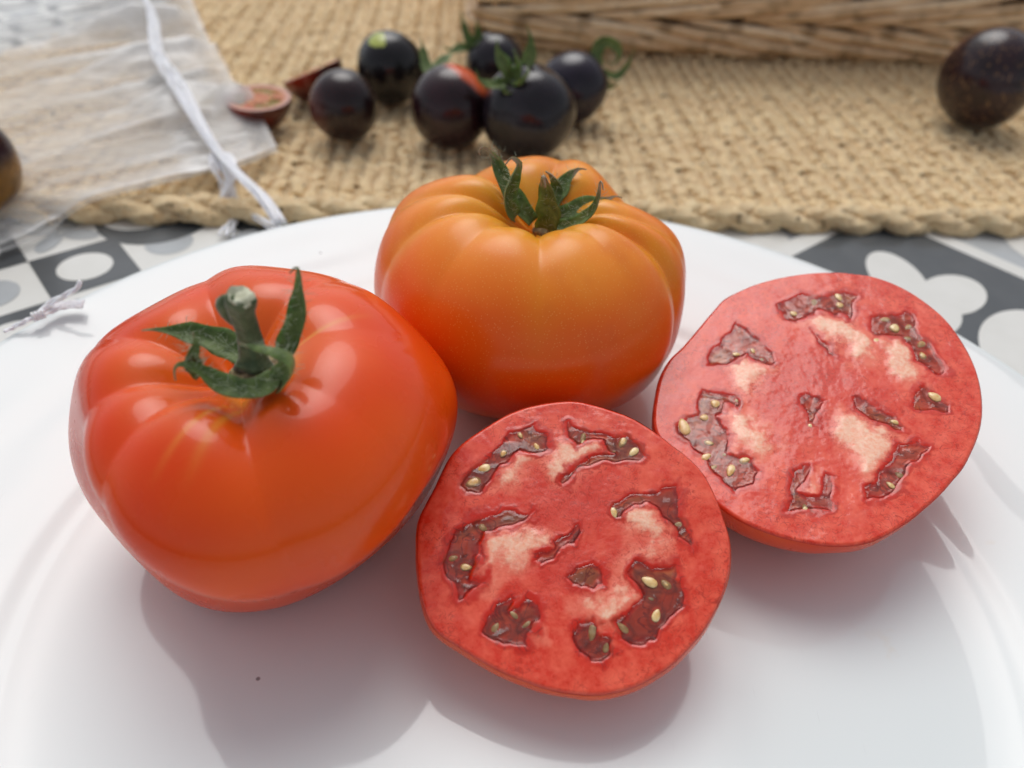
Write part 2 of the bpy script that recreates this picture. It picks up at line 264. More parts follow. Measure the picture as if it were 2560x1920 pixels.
FACE_FAR={'origin':[6.537,12.324,3.35],'n':[-0.0785,-0.2243,0.9714],'outline':[(1.272,4.048),(1.691,3.984),(2.022,3.921),(2.328,3.766),(2.651,3.524),(2.944,3.198),(3.182,2.85),(3.365,2.484),(3.479,2.045),(3.555,1.566),(3.571,1.104),(3.528,0.655),(3.424,0.173),(3.264,-0.294),(3.054,-0.703),(2.821,-1.056),(2.575,-1.402),(2.277,-1.698),(1.939,-2.03),(1.584,-2.315),(1.281,-2.555),(.915,-2.793),(.564,-2.989),(.234,-3.108),(-0.148,-3.164),(-0.517,-3.153),(-0.878,-3.093),(-1.238,-3.005),(-1.627,-2.861),(-1.95,-2.693),(-2.206,-2.501),(-2.524,-2.185),(-2.842,-1.777),(-3.135,-1.353),(-3.366,-0.959),(-3.506,-0.504),(-3.481,-0.128),(-3.385,0.408),(-3.297,0.81),(-3.178,1.068),(-2.99,1.383),(-2.721,1.651),(-2.437,2.033),(-2.195,2.368),(-1.898,2.768),(-1.593,3.178),(-1.218,3.416),(-0.843,3.626),(-0.381,3.808),(.121,3.942),(.703,4.032)],'gel':[[(-0.422,2.999),(-0.128,3.234),(.196,3.382),(.558,3.262),(.915,3.35),(1.183,3.409),(1.46,3.319),(1.386,2.881),(1.155,2.483),(1.12,2.709),(.632,2.766),(.193,2.652),(.027,2.426),(-0.244,2.539),(-0.438,2.767)],[(.276,2.203),(.45,2.039),(.611,1.822),(.675,1.346),(.536,1.45),(.438,1.768)],[(1.703,2.539),(2.018,2.652),(2.459,2.765),(2.621,2.595),(2.574,2.261),(2.729,1.935),(2.881,1.616),(2.946,1.151),(2.951,0.899),(2.681,0.897),(2.517,1.149),(2.337,1.353),(2.26,1.667),(2.221,1.988),(1.912,2.042),(1.67,2.041),(1.586,2.205)],[(2.024,0.449),(2.306,0.647),(2.406,0.452),(2.593,0.309),(2.765,0.12),(2.674,-0.069),(2.331,-0.096),(2.051,-0.028),(2.0,0.208)],[(-1.387,2.453),(-1.253,2.201),(-1.077,1.981),(-0.733,1.551),(-0.702,1.236),(-0.878,1.131),(-1.095,1.286),(-1.227,1.496),(-1.491,1.337),(-1.76,1.127),(-2.082,1.125),(-2.283,1.124),(-2.029,1.599),(-1.779,1.979),(-1.537,2.256)],[(-2.387,0.514),(-2.155,0.467),(-1.859,0.321),(-1.598,0.226),(-1.675,-0.063),(-1.894,0.03),(-2.077,-0.209),(-1.996,-0.488),(-1.949,-0.716),(-1.956,-1.074),(-1.535,-1.244),(-1.475,-1.587),(-1.626,-1.883),(-1.997,-1.972),(-2.265,-1.81),(-2.543,-1.345),(-2.764,-0.951),(-3.046,-0.729),(-3.038,-0.406),(-2.848,-0.216),(-2.602,-0.072),(-2.574,0.218)],[(-0.38,0.333),(-0.208,0.432),(.006,0.336),(.238,0.145),(.001,-0.095),(-0.099,-0.421),(-0.249,-0.423),(-0.303,-0.097),(-0.393,0.044)],[(.776,0.342),(.93,0.343),(1.191,0.153),(1.464,-0.127),(1.656,-0.403),(1.61,-0.585),(1.389,-0.587),(1.247,-0.407),(1.029,-0.225),(.835,-0.087),(.704,0.006)],[(1.396,-0.855),(1.773,-0.807),(2.089,-0.979),(1.777,-1.2),(1.531,-1.459),(1.212,-1.879),(.872,-2.128),(.582,-2.173),(.586,-1.848),(.838,-1.679),(1.03,-1.466),(1.247,-1.164)],[(-0.619,-1.447),(-0.446,-1.487),(-0.528,-1.741),(-0.673,-1.95),(-0.561,-2.112),(-0.282,-1.944),(-0.181,-1.61),(-0.01,-1.65),(-0.007,-1.981),(-0.175,-2.465),(-0.523,-2.471),(-0.83,-2.437),(-1.082,-2.481),(-0.929,-2.199),(-0.916,-1.913),(-0.787,-1.577)]],'pale':[[(.099,2.595),(.459,2.738),(.907,2.68),(1.085,2.539),(1.137,2.204),(1.402,1.932),(1.438,1.559),(1.152,1.348),(.9,1.663),(.643,1.985),(.42,2.093),(.266,2.37)],[(1.807,1.772),(2.154,1.88),(2.22,1.509),(2.283,1.148),(2.359,0.845),(2.267,0.646),(2.036,0.793),(1.842,0.943),(1.669,1.196),(1.664,1.507)],[(-1.692,1.024),(-1.491,1.337),(-1.227,1.496),(-1.095,1.286),(-1.013,1.028),(-1.177,0.723),(-1.39,0.325),(-1.611,0.421),(-1.685,0.77)],[(-1.951,-0.113),(-1.585,0.033),(-1.407,-0.343),(-1.221,-0.617),(-1.207,-1.021),(-1.449,-1.156),(-1.727,-1.027),(-1.836,-0.715),(-1.947,-0.395)],[(.408,-0.324),(.804,-0.227),(1.008,-0.318),(1.241,-0.589),(1.323,-0.856),(1.056,-1.209),(.939,-1.552),(.776,-1.638),(.629,-1.344),(.45,-1.0),(.258,-0.69)],[(-0.63,-1.909),(-0.457,-1.74),(-0.23,-1.861),(-0.306,-2.067),(-0.506,-2.192),(-0.66,-2.073)]],'seeds':[(2.128,2.261,0.147,0.161,-0.247),(1.649,1.868,0.172,0.141,-0.37),(1.049,2.968,0.116,0.103,-0.995),(-0.059,2.698,0.107,0.087,-0.497),(2.542,1.458,0.127,0.088,-1.404),(2.487,0.332,0.183,0.13,-0.739),(-0.987,1.339,0.073,0.064,0.0),(-0.922,1.105,0.07,0.058,-0.457),(-2.158,0.1,0.125,0.115,-0.655),(-2.873,-0.497,0.264,0.138,-1.364),(-2.429,-0.259,0.116,0.094,0.009),(-1.679,0.201,0.07,0.069,0.014),(-2.034,-1.553,0.186,0.091,1.162),(-0.261,-0.446,0.06,0.061,0.017),(2.335,1.961,0.121,0.066,0.0)]}
ORANGE_SEPALS = [([(0.29, 15.75, 5.79), (-0.05, 15.85, 6.13), (-0.35, 16.0, 6.48), (-0.54, 16.15, 6.83), (-0.67, 16.2, 7.07), (-0.76, 16.2, 7.21), (-0.9, 16.1, 7.37), (-1.0, 16.05, 7.32), (-0.97, 16.0, 7.24)], 0.46), ([(-0.1, 15.6, 5.98), (-0.27, 15.5, 6.29), (-0.3, 15.55, 6.6), (-0.21, 15.6, 6.89), (-0.11, 15.65, 7.18), (-0.15, 15.65, 7.29), (-0.28, 15.6, 7.37), (-0.4, 15.5, 7.25)], 0.46), ([(0.58, 15.3, 5.85), (0.64, 15.2, 6.3), (0.58, 15.2, 6.69), (0.47, 15.15, 7.12), (0.44, 15.1, 7.22), (0.49, 15.0, 7.03)], 0.58), ([(0.47, 15.9, 5.86), (0.69, 15.9, 6.28), (0.78, 16.0, 6.57), (0.65, 15.95, 6.84), (0.5, 15.8, 7.01)], 0.46), ([(0.6, 16.1, 5.9), (0.86, 16.4, 6.25), (1.02, 16.6, 6.48), (1.23, 16.7, 6.66), (1.34, 16.7, 6.71), (1.47, 16.7, 6.7)], 0.44), ([(0.6, 15.6, 5.82), (1.08, 15.7, 6.1), (1.5, 15.8, 6.29), (1.93, 15.9, 6.37), (2.11, 15.9, 6.46), (2.26, 15.85, 6.46)], 0.44), ([(0.72, 15.3, 5.91), (1.22, 15.15, 6.16), (1.54, 15.1, 6.47), (1.65, 15.1, 6.83), (1.64, 15.1, 7.17), (1.68, 15.05, 7.17), (1.71, 15.0, 7.05)], 0.3), ([(-0.11, 16.1, 6.0), (-0.42, 16.3, 6.4), (-0.53, 16.5, 6.77), (-0.58, 16.5, 7.08), (-0.69, 16.5, 7.18), (-0.76, 16.5, 7.13)], 0.22)]
RED_SEPALS = [([(-4.28, 9.55, 6.28), (-4.57, 9.75, 6.37), (-4.95, 9.85, 6.47), (-5.35, 9.8, 6.6), (-5.71, 9.7, 6.7), (-5.86, 9.6, 6.75)], 0.4), ([(-3.71, 9.2, 6.32), (-3.85, 8.95, 6.26), (-4.17, 8.9, 6.23), (-4.49, 8.95, 6.29), (-4.76, 9.0, 6.48), (-4.95, 8.95, 6.64), (-5.06, 8.9, 6.67), (-5.11, 8.85, 6.59), (-5.11, 8.8, 6.44)], 0.33), ([(-4.87, 9.15, 6.28), (-4.93, 9.1, 6.5), (-4.91, 9.1, 6.7), (-4.83, 9.15, 6.88), (-4.84, 9.2, 7.08)], 0.23), ([(-3.65, 9.5, 6.47), (-3.48, 9.6, 6.8), (-3.33, 9.65, 7.21), (-3.28, 9.7, 7.59), (-3.25, 9.7, 7.99), (-3.31, 9.7, 7.98), (-3.37, 9.65, 7.92)], 0.33), ([(-3.7, 9.1, 6.22), (-3.44, 9.0, 6.58), (-3.36, 8.95, 6.89), (-3.57, 8.9, 7.05), (-3.86, 8.95, 7.06), (-4.13, 9.1, 6.98)], 0.38)]
RED_STEM = [(-4.13, 9.45, 6.27), (-4.12, 9.5, 6.54), (-4.12, 9.5, 6.93), (-4.13, 9.45, 7.3), (-4.1, 9.4, 7.52), (-4.07, 9.4, 7.65)]
RED_KNOB = [(-4.31, 9.5, 7.06), (-4.36, 9.5, 7.2), (-4.39, 9.45, 7.44), (-4.32, 9.4, 7.64)]
# ---------------------------------------------------------------- materials
def mat_skin_red():
    s = NT('red_tomato_skin'); oc = s.coord(); gr = s.attr('groove'); po = s.attr('polar')
    big = s.noise(oc, 28, 2, .5)
    c = s.mix(s.ramp(big, .35, .7), (.74, .050, .002), (.84, .098, .004))
    c = s.mix(s.ramp(po, .62, .18), c, (.74, .115, .010))                    # orange towards the stem
    rad = s.attr('ray')                                                  # yellow cork lines round the stem scar
    star = s.math('MULTIPLY', rad, s.ramp(po, .78, .10))
    c = s.mix(s.math('MULTIPLY', star, .75), c, (.80, .36, .05))
    sp = s.ramp(s.voro(oc, 1500), .16, .05)
    c = s.mix(s.math('MULTIPLY', sp, .22), c, (.85, .30, .08))
    h = s.noise(oc, 2600, 2, .6)
    b = s.bump(h, .06, .0002, s.bump(s.noise(oc, 60, 3, .5), .10, .001))
    p = s.bsdf(Base_Color=c, Roughness=s.ramp(s.noise(oc, 90, 3), .3, .7, .24, .32), Normal=b, Subsurface_Weight=.22,
               Subsurface_Radius=(1.0, .22, .08), Subsurface_Scale=.003, IOR=1.28, Coat_Weight=.36, Coat_Roughness=.08)
    return s.done(p)
def mat_skin_orange():
    s = NT('orange_tomato_skin'); oc = s.coord(); gr = s.attr('groove'); po = s.attr('polar')
    z = s.sep(oc)[2]
    wob = s.math('MULTIPLY', s.math('SUBTRACT', s.noise(oc, 45, 3, .5), .5), .014)
    zz = s.math('ADD', z, wob)
    c = s.mix(s.ramp(zz, .000, .027), (.82, .125, .003), (.86, .155, .005))
    c = s.mix(s.ramp(zz, .013, .031), c, (.93, .34, .035))
    c = s.mix(s.math('MULTIPLY', s.ramp(gr, .004, .045), s.ramp(zz, -.004, .022)), c, (.80, .26, .010))   # olive green runs down the grooves
    c = s.mix(s.math('MULTIPLY', s.ramp(po, .62, .25), .6), c, (.80, .40, .03))
    c = s.mix(s.math('MULTIPLY', s.ramp(s.noise(s.mapping(oc, (1, 1, .3)), 70, 2), .55, .75), .35), c, (.66, .10, .02))
    sp = s.ramp(s.voro(oc, 1500), .30, .10)
    c = s.mix(s.math('MULTIPLY', sp, .24), c, (.95, .55, .16))
    b = s.bump(s.noise(oc, 2600, 2, .6), .10, .0002)
    p = s.bsdf(Base_Color=c, Roughness=.36, Normal=b, Subsurface_Weight=.25, Subsurface_Radius=(1.0, .35, .08),
               Subsurface_Scale=.0025, IOR=1.33, Coat_Weight=.22, Coat_Roughness=.18)
    return s.done(p)
def mat_flesh():
    s = NT('tomato_flesh'); oc = s.coord(); gel = s.attr('gel'); pale = s.attr('pale'); rim = s.attr('rim'); core = s.attr('core'); sac = s.attr('sac'); halo = s.attr('halo')
    n1 = s.noise(oc, 330, 5, .65); n2 = s.noise(oc, 1300, 4, .7); n3 = s.noise(oc, 110, 3, .5); n4 = s.noise(oc, 75, 2, .5)
    base = s.mix(s.ramp(n1, .30, .74), (.72, .036, .012), (.90, .130, .066))
    base = s.mix(s.math('MULTIPLY', core, s.ramp(n3, .25, .7, .25, .85)), base, (.68, .045, .025))
    hl = s.math('ADD', halo, s.math('MULTIPLY', s.math('SUBTRACT', n1, .5), 1.1))
    base = s.mix(s.math('MULTIPLY', s.ramp(hl, .3, 1.0), .6), base, (.92, .25, .155))
    fl = s.ramp(s.math('ABSOLUTE', s.math('SUBTRACT', s.noise(oc, 520, 2, .5, 1.5), .5)), .03, .008)
    base = s.mix(s.math('MULTIPLY', s.math('MULTIPLY', fl, s.ramp(n3, .38, .56)), .75), base, (.48, .026, .010))
    pc = s.mix(s.ramp(n2, .3, .7), (.96, .40, .25), (1, .64, .46))
    pm = s.math('ADD', pale, s.math('MULTIPLY', s.math('SUBTRACT', s.noise(oc, 420, 5, .75), .5), 1.5))
    base = s.mix(s.ramp(pm, .30, .95), base, pc)
    base = s.mix(s.ramp(rim, .22, .0), base, (.58, .030, .008))              # the thin skin line
    gd = s.math('ADD', s.attr('gdist'), s.math('MULTIPLY', s.math('SUBTRACT', n4, .5), 1.1))
    gc = s.mix(s.ramp(gd, .25, .60), (.62, .016, .002), (.76, .070, .020))
    gc = s.mix(s.math('MULTIPLY', s.math('MULTIPLY', s.ramp(s.noise(oc, 95, 1, .4), .46, .62), s.ramp(gd, .3, .8)), .5), gc, (.52, .24, .07))
    gl = s.noise(oc, 170, 2, .5, 1.8)
    line = s.ramp(s.math('ABSOLUTE', s.math('SUBTRACT', gl, .5)), .026, .006)
    gc = s.mix(s.math('MULTIPLY', line, .75), gc, (.30, .012, .005))
    gc = s.mix(s.math('MULTIPLY', sac, .8), gc, (.40, .030, .006))
    base = s.mix(s.ramp(gel, .25, .75), base, gc)
    ln2 = s.math('MULTIPLY', s.ramp(gel, .22, .45), s.ramp(gel, .80, .50))
    base = s.mix(s.math('MULTIPLY', ln2, s.ramp(n3, .40, .60, .05, .55)), base, (.50, .014, .004))
    wet = s.math('SUBTRACT', 1, s.ramp(gel, .3, .7))
    h = s.math('MULTIPLY', s.math('ADD', s.math('MULTIPLY', n1, .8), s.math('MULTIPLY', n2, .45)), s.math('MULTIPLY', wet, s.math('ADD', .5, core)))
    b = s.bump(h, .22, .0005)
    p = s.bsdf(Base_Color=base, Roughness=s.ramp(n1, .3, .7, .24, .42), Normal=b, Subsurface_Weight=.15, Subsurface_Radius=(1.0, .25, .15),
               Subsurface_Scale=.002, IOR=1.40, Coat_Weight=.5, Coat_Roughness=.05, Coat_Normal=s.bump(s.noise(oc, 300, 3, .6), .22, .0006))
    return s.done(p)
def mat_gel():
    s = NT('wet_seed_gel'); oc = s.coord()
    n = s.noise(oc, 150, 1, .4, 1.5)
    b = s.bump(s.math('ADD', n, s.math('MULTIPLY', s.noise(oc, 420, 2, .5), .3)), .75, .0012)
    tr = s.n('BsdfTransparent'); s.put(tr.inputs[0], (1, .93, .90, 1))
    gl = s.n('BsdfGlossy'); s.put(gl.inputs['Roughness'], .03); s.put(gl.inputs['Normal'], b); s.put(gl.inputs['Color'], (1, 1, 1, 1))
    fr = s.n('Fresnel'); s.put(fr.inputs['IOR'], 1.40); s.put(fr.inputs['Normal'], b)
    m1 = s.n('MixShader'); s.put(m1.inputs[0], s.math('MULTIPLY', fr.outputs[0], .95, clamp=True)); s.put(m1.inputs[1], tr.outputs[0]); s.put(m1.inputs[2], gl.outputs[0])
    return s.done(m1.outputs[0])
def mat_simple(name, c1, c2, scale, rough=.4, bumpk=.2, bd=.0005, sss=0, sheen=0, coat=0, stretch=(1, 1, 1), detail=3, trans=0):
    s = NT(name); oc = s.mapping(s.coord(), stretch)
    n = s.noise(oc, scale, detail, .6)
    kw = dict(Base_Color=s.mix(s.ramp(n, .3, .7), c1, c2), Roughness=rough, Normal=s.bump(n, bumpk, bd))
    if sss: kw.update(Subsurface_Weight=sss, Subsurface_Radius=(1, .8, .5), Subsurface_Scale=.001)
    if sheen: kw.update(Sheen_Weight=sheen, Sheen_Roughness=.4)
    if coat: kw.update(Coat_Weight=coat, Coat_Roughness=.15)
    p = s.bsdf(**kw)
    return s.done(p)
def mat_sepal():
    s = NT('green_sepal'); oc = s.coord(); tip = s.attr('tip')
    n = s.noise(oc, 420, 4, .65)
    c = s.mix(s.ramp(n, .3, .72), (.060, .105, .018), (.17, .235, .062))
    vein = s.ramp(s.math('ABSOLUTE', s.math('SUBTRACT', s.attr('across'), 0)), .16, .02)
    c = s.mix(s.math('MULTIPLY', vein, .5), c, (.13, .19, .055))
    c = s.mix(s.ramp(tip, .45, .62), c, s.mix(n, (.14, .09, .05), (.50, .36, .24)))
    p = s.bsdf(Base_Color=c, Roughness=.55, Normal=s.bump(n, .5, .0008), Sheen_Weight=.12, Sheen_Roughness=.5,
               Subsurface_Weight=.15, Subsurface_Radius=(.5, 1, .2), Subsurface_Scale=.001)
    return s.done(p)
def mat_cherry(name, base, patch=None, thr=(.5, .6), freckle=0.0, sheen=.0):
    s = NT(name); oc = s.coord()
    n = s.noise(oc, 70, 3, .5)
    c = s.mix(s.ramp(n, .35, .7), base, tuple(x*.45 for x in base))
    if patch:
        c = s.mix(s.ramp(s.math('ADD', s.attr('patch'), s.math('MULTIPLY', s.math('SUBTRACT', n, .5), .25)), *thr), c, patch)
    if freckle:
        f = s.ramp(s.voro(s.mapping(oc, (1, 1, .35)), 620), .30, .12)
        c = s.mix(s.math('MULTIPLY', f, freckle), c, (.46, .26, .11))
    p = s.bsdf(Base_Color=c, Roughness=s.ramp(n, .3, .7, .22, .34), Coat_Weight=.45, Coat_Roughness=.05, IOR=1.30)
    return s.done(p)
def mat_porcelain():
    s = NT('white_porcelain'); oc = s.coord()
    scr = None
    for i, (rz, sc) in enumerate(((.4, 1), (1.6, 1.4), (2.5, .8))):                   # fine knife scratches in three directions
        q = s.mapping(oc, (900*sc, 26*sc, 1), (0, 0, rz), (3*i, 7*i, 0))
        l = s.ramp(s.voro(q, 1.0, 'F1'), .045, .01)
        scr = l if scr is None else s.math('MAXIMUM', scr, l)
    scr = s.math('MULTIPLY', scr, s.ramp(s.noise(oc, 22, 2), .45, .62))
    speck = s.math('MULTIPLY', s.ramp(s.voro(oc, 85), .045, .02), s.ramp(s.noise(oc, 160, 0), .42, .46))
    stain = s.math('MULTIPLY', s.ramp(s.noise(s.mapping(oc, loc=(.31, .17, 0)), 62, 4, .6), .66, .74), s.ramp(s.noise(oc, 15, 1), .55, .62))
    c = s.mix(s.math('MULTIPLY', scr, .45), (.745, .79, .785), (.53, .56, .56))
    c = s.mix(s.math('MULTIPLY', speck, .75), c, (.13, .10, .11))
    c = s.mix(s.math('MULTIPLY', stain, .5), c, (.70, .62, .48))
    b = s.bump(s.noise(oc, 55, 2, .5), .05, .0015, s.bump(scr, .25, .0001))
    p = s.bsdf(Base_Color=c, Roughness=s.ramp(s.noise(oc, 40, 2), .3, .7, .05, .10), IOR=1.42, Normal=b, Coat_Weight=.0, Coat_Roughness=.03,
               Subsurface_Weight=.0)
    return s.done(p)
def mat_jute(name, tone=1.0):
    s = NT(name); oc = s.coord()
    fib = s.noise(s.mapping(oc, (1, 1, 1), (0, 0, .6)), 900, 4, .7, .8)
    big = s.noise(oc, 130, 3, .6)
    col = s.mix(s.ramp(big, .25, .75), tuple(tone*x for x in (.70, .43, .18)), tuple(min(1, tone*x) for x in (.98, .73, .39)))
    col = s.mix(s.ramp(fib, .35, .75), col, tuple(min(1, tone*x) for x in (1.0, .84, .54)), 'MIX')
    col = s.mix(s.ramp(s.noise(oc, 240, 2), .62, .72), col, tuple(tone*x for x in (.22, .14, .06)))
    p = s.bsdf(Base_Color=col, Roughness=.8, Normal=s.bump(fib, .6, .0012), Sheen_Weight=.3)
    return s.done(p)
def mat_wicker(name, c1, c2):
    s = NT(name); oc = s.coord()
    n = s.noise(s.mapping(oc, (.12, 1, 1)), 700, 4, .65); g = s.noise(oc, 60, 2)
    c = s.mix(s.ramp(n, .3, .7), c1, c2); c = s.mix(s.ramp(g, .55, .75), c, tuple(x*.6 for x in c1))
    return s.done(s.bsdf(Base_Color=c, Roughness=.5, Normal=s.bump(n, .4, .001), Coat_Weight=.15, Coat_Roughness=.35))
def mat_organza():
    s = NT('white_organza'); uv = s.n('UVMap').outputs[0]; oc = s.coord()
    w1 = s.ramp(s.noise(s.mapping(oc, (.06, 1, 1), (0, 0, -1.15)), 900, 2, .6), .35, .65)
    w2 = s.ramp(s.noise(s.mapping(oc, (.06, 1, 1), (0, 0, .42)), 900, 2, .6), .35, .65)
    w = s.math('MULTIPLY', s.math('ADD', w1, w2), .5)
    f = s.math('ADD', s.math('MULTIPLY', w, .20), s.attr('dense'), clamp=True)
    tr = s.n('BsdfTransparent')
    df = s.n('BsdfDiffuse'); s.put(df.inputs[0], (.86, .86, .85, 1))
    tl = s.n('BsdfTranslucent'); s.put(tl.inputs[0], (.86, .86, .85, 1))
    gl = s.n('BsdfGlossy'); s.put(gl.inputs['Roughness'], .32); s.put(gl.inputs['Color'], (.9, .9, .9, 1))
    a = s.n('MixShader'); s.put(a.inputs[0], .18); s.put(a.inputs[1], df.outputs[0]); s.put(a.inputs[2], tl.outputs[0])
    b = s.n('MixShader'); s.put(b.inputs[0], .07); s.put(b.inputs[1], a.outputs[0]); s.put(b.inputs[2], gl.outputs[0])
    c = s.n('MixShader'); s.put(c.inputs[0], f); s.put(c.inputs[1], tr.outputs[0]); s.put(c.inputs[2], b.outputs[0])
    return s.done(c.outputs[0])
M = dict(
    red=mat_skin_red(), orange=mat_skin_orange(), flesh=mat_flesh(), gel=mat_gel(), sepal=mat_sepal(), porcelain=mat_porcelain(),
    seed=mat_simple('tomato_seed', (.74, .42, .12), (.92, .68, .34), 700, .30, .3, .0003, sss=.3, coat=.6),
    stem=mat_simple('green_stem', (.040, .070, .022), (.115, .150, .065), 520, .65, .6, .0008, sheen=.5),
    scar=mat_simple('cork_scar', (.16, .10, .05), (.42, .33, .17), 600, .8, .8, .001),
    cut_stem=mat_simple('cut_stem_end', (.42, .42, .28), (.66, .66, .50), 900, .7, .6, .0005),
    hair=mat_simple('pale_hair', (.35, .40, .26), (.5, .55, .4), 100, .6, 0),
    jute=mat_jute('jute'), jute_edge=mat_jute('jute_braid', .92), jute_dark=mat_jute('jute_backing', .75),
    ribbon=mat_simple('white_satin', (.80, .80, .83), (.90, .90, .92), 1400, .28, .5, .0004, sss=.2, coat=.3, stretch=(.3, .3, 1)),
    organza=mat_organza(),
    cloth=mat_simple('cream_laminate', (.70, .69, .645), (.74, .73, .69), 60, .30, .03, .0005, coat=.2),
    slate=mat_simple('slate_grey_print', (.060, .068, .074), (.074, .082, .088), 80, .32, .03, .0005, coat=.2),
    grey=mat_simple('pale_grey_print', (.40, .42, .43), (.44, .46, .47), 80, .30, .03, .0005, coat=.2),
    willow=mat_wicker('willow', (.54, .35, .18), (.84, .60, .37)), willow_light=mat_wicker('light_willow', (.78, .56, .34), (.95, .78, .56)),
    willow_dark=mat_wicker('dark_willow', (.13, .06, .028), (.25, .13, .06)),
)

# ---------------------------------------------------------------- table top with its printed pattern
root = empty('table_top', (0, 0, 0), kind='structure')
o = obj('table_surface', [(-90, -60, -1.5), (110, -60, -1.5), (110, 130, -1.5), (-90, 130, -1.5), (-90, -60, 0), (110, -60, 0), (110, 130, 0), (-90, 130, 0)],
        [[3, 2, 1, 0], [4, 5, 6, 7], [0, 1, 5, 4], [1, 2, 6, 5], [2, 3, 7, 6], [3, 0, 4, 7]], M['cloth'], root, smooth=False, kind='structure')
def ellipse(cx, cy, a, b, rot=0, n=40):
    t = np.arange(n)*2*np.pi/n; x, y = a*np.cos(t), b*np.sin(t)
    return [(cx+x_*math.cos(rot)-y_*math.sin(rot), cy+x_*math.sin(rot)+y_*math.cos(rot)) for x_, y_ in zip(x, y)]
def rect(x0, y0, x1, y1): return [(x0, y0), (x1, y0), (x1, y1), (x0, y1)]
TILE_ROT = R(41.0)
prints = []                                              # (polygon in tile axes, layer, material index)
# fine patchwork print with 2.77 cm squares on the left: origin at the corner of a dark square
S_ = 2.77
def patchwork(ox, oy, i0, i1, j0, j1, lens=True):
    for i in range(i0, i1):
        for j in range(j0, j1):
            x, y = ox+i*S_, oy+j*S_
            if (i+j) % 2 == 0:
                prints.append((rect(x, y, x+S_, y+S_), 1, 0)); prints.append((ellipse(x+S_/2, y+S_/2, .86, .86), 2, 2))
            elif j % 2 == 0:
                prints.append((ellipse(x+S_*.5, y+S_*.5, .80, .80), 1, 1))
            else:
                for k in range(4):
                    a = math.pi/4+k*math.pi/2
                    prints.append((ellipse(x+S_/2+.72*math.cos(a), y+S_/2+.72*math.sin(a), .66, .34, a), 1, 1))
def to_tile(x, y):
    c, s = math.cos(-TILE_ROT), math.sin(-TILE_ROT); return x*c-y*s, x*s+y*c
ox, oy = to_tile(-16.2, 21.43); oy -= S_
# the left patchwork square spans a limited run of squares; beyond it other patterns follow
patchwork(ox, oy, -4, 2, -4, 9); patchwork(ox, oy, 0, 9, 7, 20)
for (x, y) in ((7.37, 24.03),):                         # neighbouring tile: dark ring corners and little squares
    prints.append((ellipse(6.3, 27.5, 2.05, 2.05), 1, 0)); prints.append((ellipse(6.0, 28.2, 1.5, 1.5), 2, 2))
    prints.append((rect(8.25, 24.0, 10.75, 25.6), 1, 0)); prints.append((ellipse(8.0, 24.0, .9, .5, .6), 2, 1))
    prints.append((rect(12.6, 24.4, 14.2, 26.0), 1, 0)); prints.append((rect(15.6, 22.6, 17.0, 24.0), 1, 1)); prints.append((rect(12.9, 21.4, 14.1, 22.4), 1, 1))
    prints.append((rect(17.4, 20.4, 18.6, 21.6), 1, 0))
x1, y1, L = 28.85, 11.9, 15.0                            # big dark square with a white border and a white fleur
W_ = .75
prints.append((rect(19.9, y1-L-8, x1+14, y1+14), 1, 1))
for (cx, cy, rr) in ((21.6, y1+3.2, 3.6), (x1-13, y1+4.6, 3.4), (x1+4.4, 7.0-1.2, 2.9), (x1+W_+3.4, -5.5, 3.0), (x1-2.0, y1+7.5, 3.4), (x1+7.5, y1-1.5, 3.6), (x1+7.5, y1+7.5, 3.4)):
    prints.append((ellipse(cx, cy, rr, rr), 2, 2))
prints.append((rect(19.9, 15.6, 24.0, 18.2), 3, 0)); prints.append((ellipse(22.77, 16.16, .48, .48), 4, 2))
prints.append((rect(x1-L-W_, y1-L-W_, x1+W_, y1+W_), 5, 2))
prints.append((rect(x1-L, y1-L, x1, y1), 6, 0))
for e in ((25.15, 8.85, 1.75, .95, .85), (25.75, 7.15, 1.5, .98, .05), (24.0, 7.5, 1.7, 1.4, .5), (24.9, 3.9, 2.4, 1.75, .35), (20.5, 4.4, 2.6, 2.6, 0), (22.3, 8.9, 1.7, .95, 1.9), (17.0, 8.5, 1.8, 1.2, 2.4), (16.5, 0, 1.8, 1.2, .7), (24.5, -1, 1.7, 1.2, 2.4)):
    prints.append((ellipse(*e), 7, 2))
V = []; F = []; fm = []
c, s = math.cos(TILE_ROT), math.sin(TILE_ROT)
for pi_, (poly, layer, mi) in enumerate(prints):
    b0 = len(V)
    pl = poly if len(poly) > 4 else [tuple(np.array(poly[i])*(1-t)+np.array(poly[(i+1) % 4])*t) for i in range(4) for t in (0,)]
    V += [(x*c-y*s, x*s+y*c, .012*layer+.0009*(pi_ % 12)) for x, y in pl]; F.append(list(range(b0, b0+len(pl)))); fm.append(mi)
obj('printed_pattern', V, F, [M['slate'], M['grey'], M['cloth']], root, smooth=False, fmat=fm, kind='structure')

# ---------------------------------------------------------------- dinner plate
PC = np.array((.34, 9.2, 0.0)); WELL = .80
prof = [(0, WELL), (3, WELL), (6, WELL), (8.0, WELL), (8.5, WELL+.015), (8.9, WELL+.07), (9.15, WELL+.14), (9.28, WELL+.185), (9.35, WELL+.209), (9.42, WELL+.219),
        (9.55, WELL+.25), (9.72, WELL+.327), (9.82, WELL+.370), (9.90, WELL+.393), (10.0, WELL+.42), (10.4, WELL+.53), (11.2, WELL+.68), (12.0, WELL+.86), (12.8, WELL+1.06), (13.4, WELL+1.22),
        (13.75, WELL+1.31), (13.92, WELL+1.34), (14.02, WELL+1.33), (14.06, WELL+1.28), (14.03, WELL+1.22), (13.9, WELL+1.15),
        (12.5, WELL+.68), (11.0, WELL+.30), (9.8, WELL-.05), (9.0, .35), (8.6, .2), (8.5, .03), (8.2, .03), (8.1, .3), (6, .38), (0, .4)]
P = []
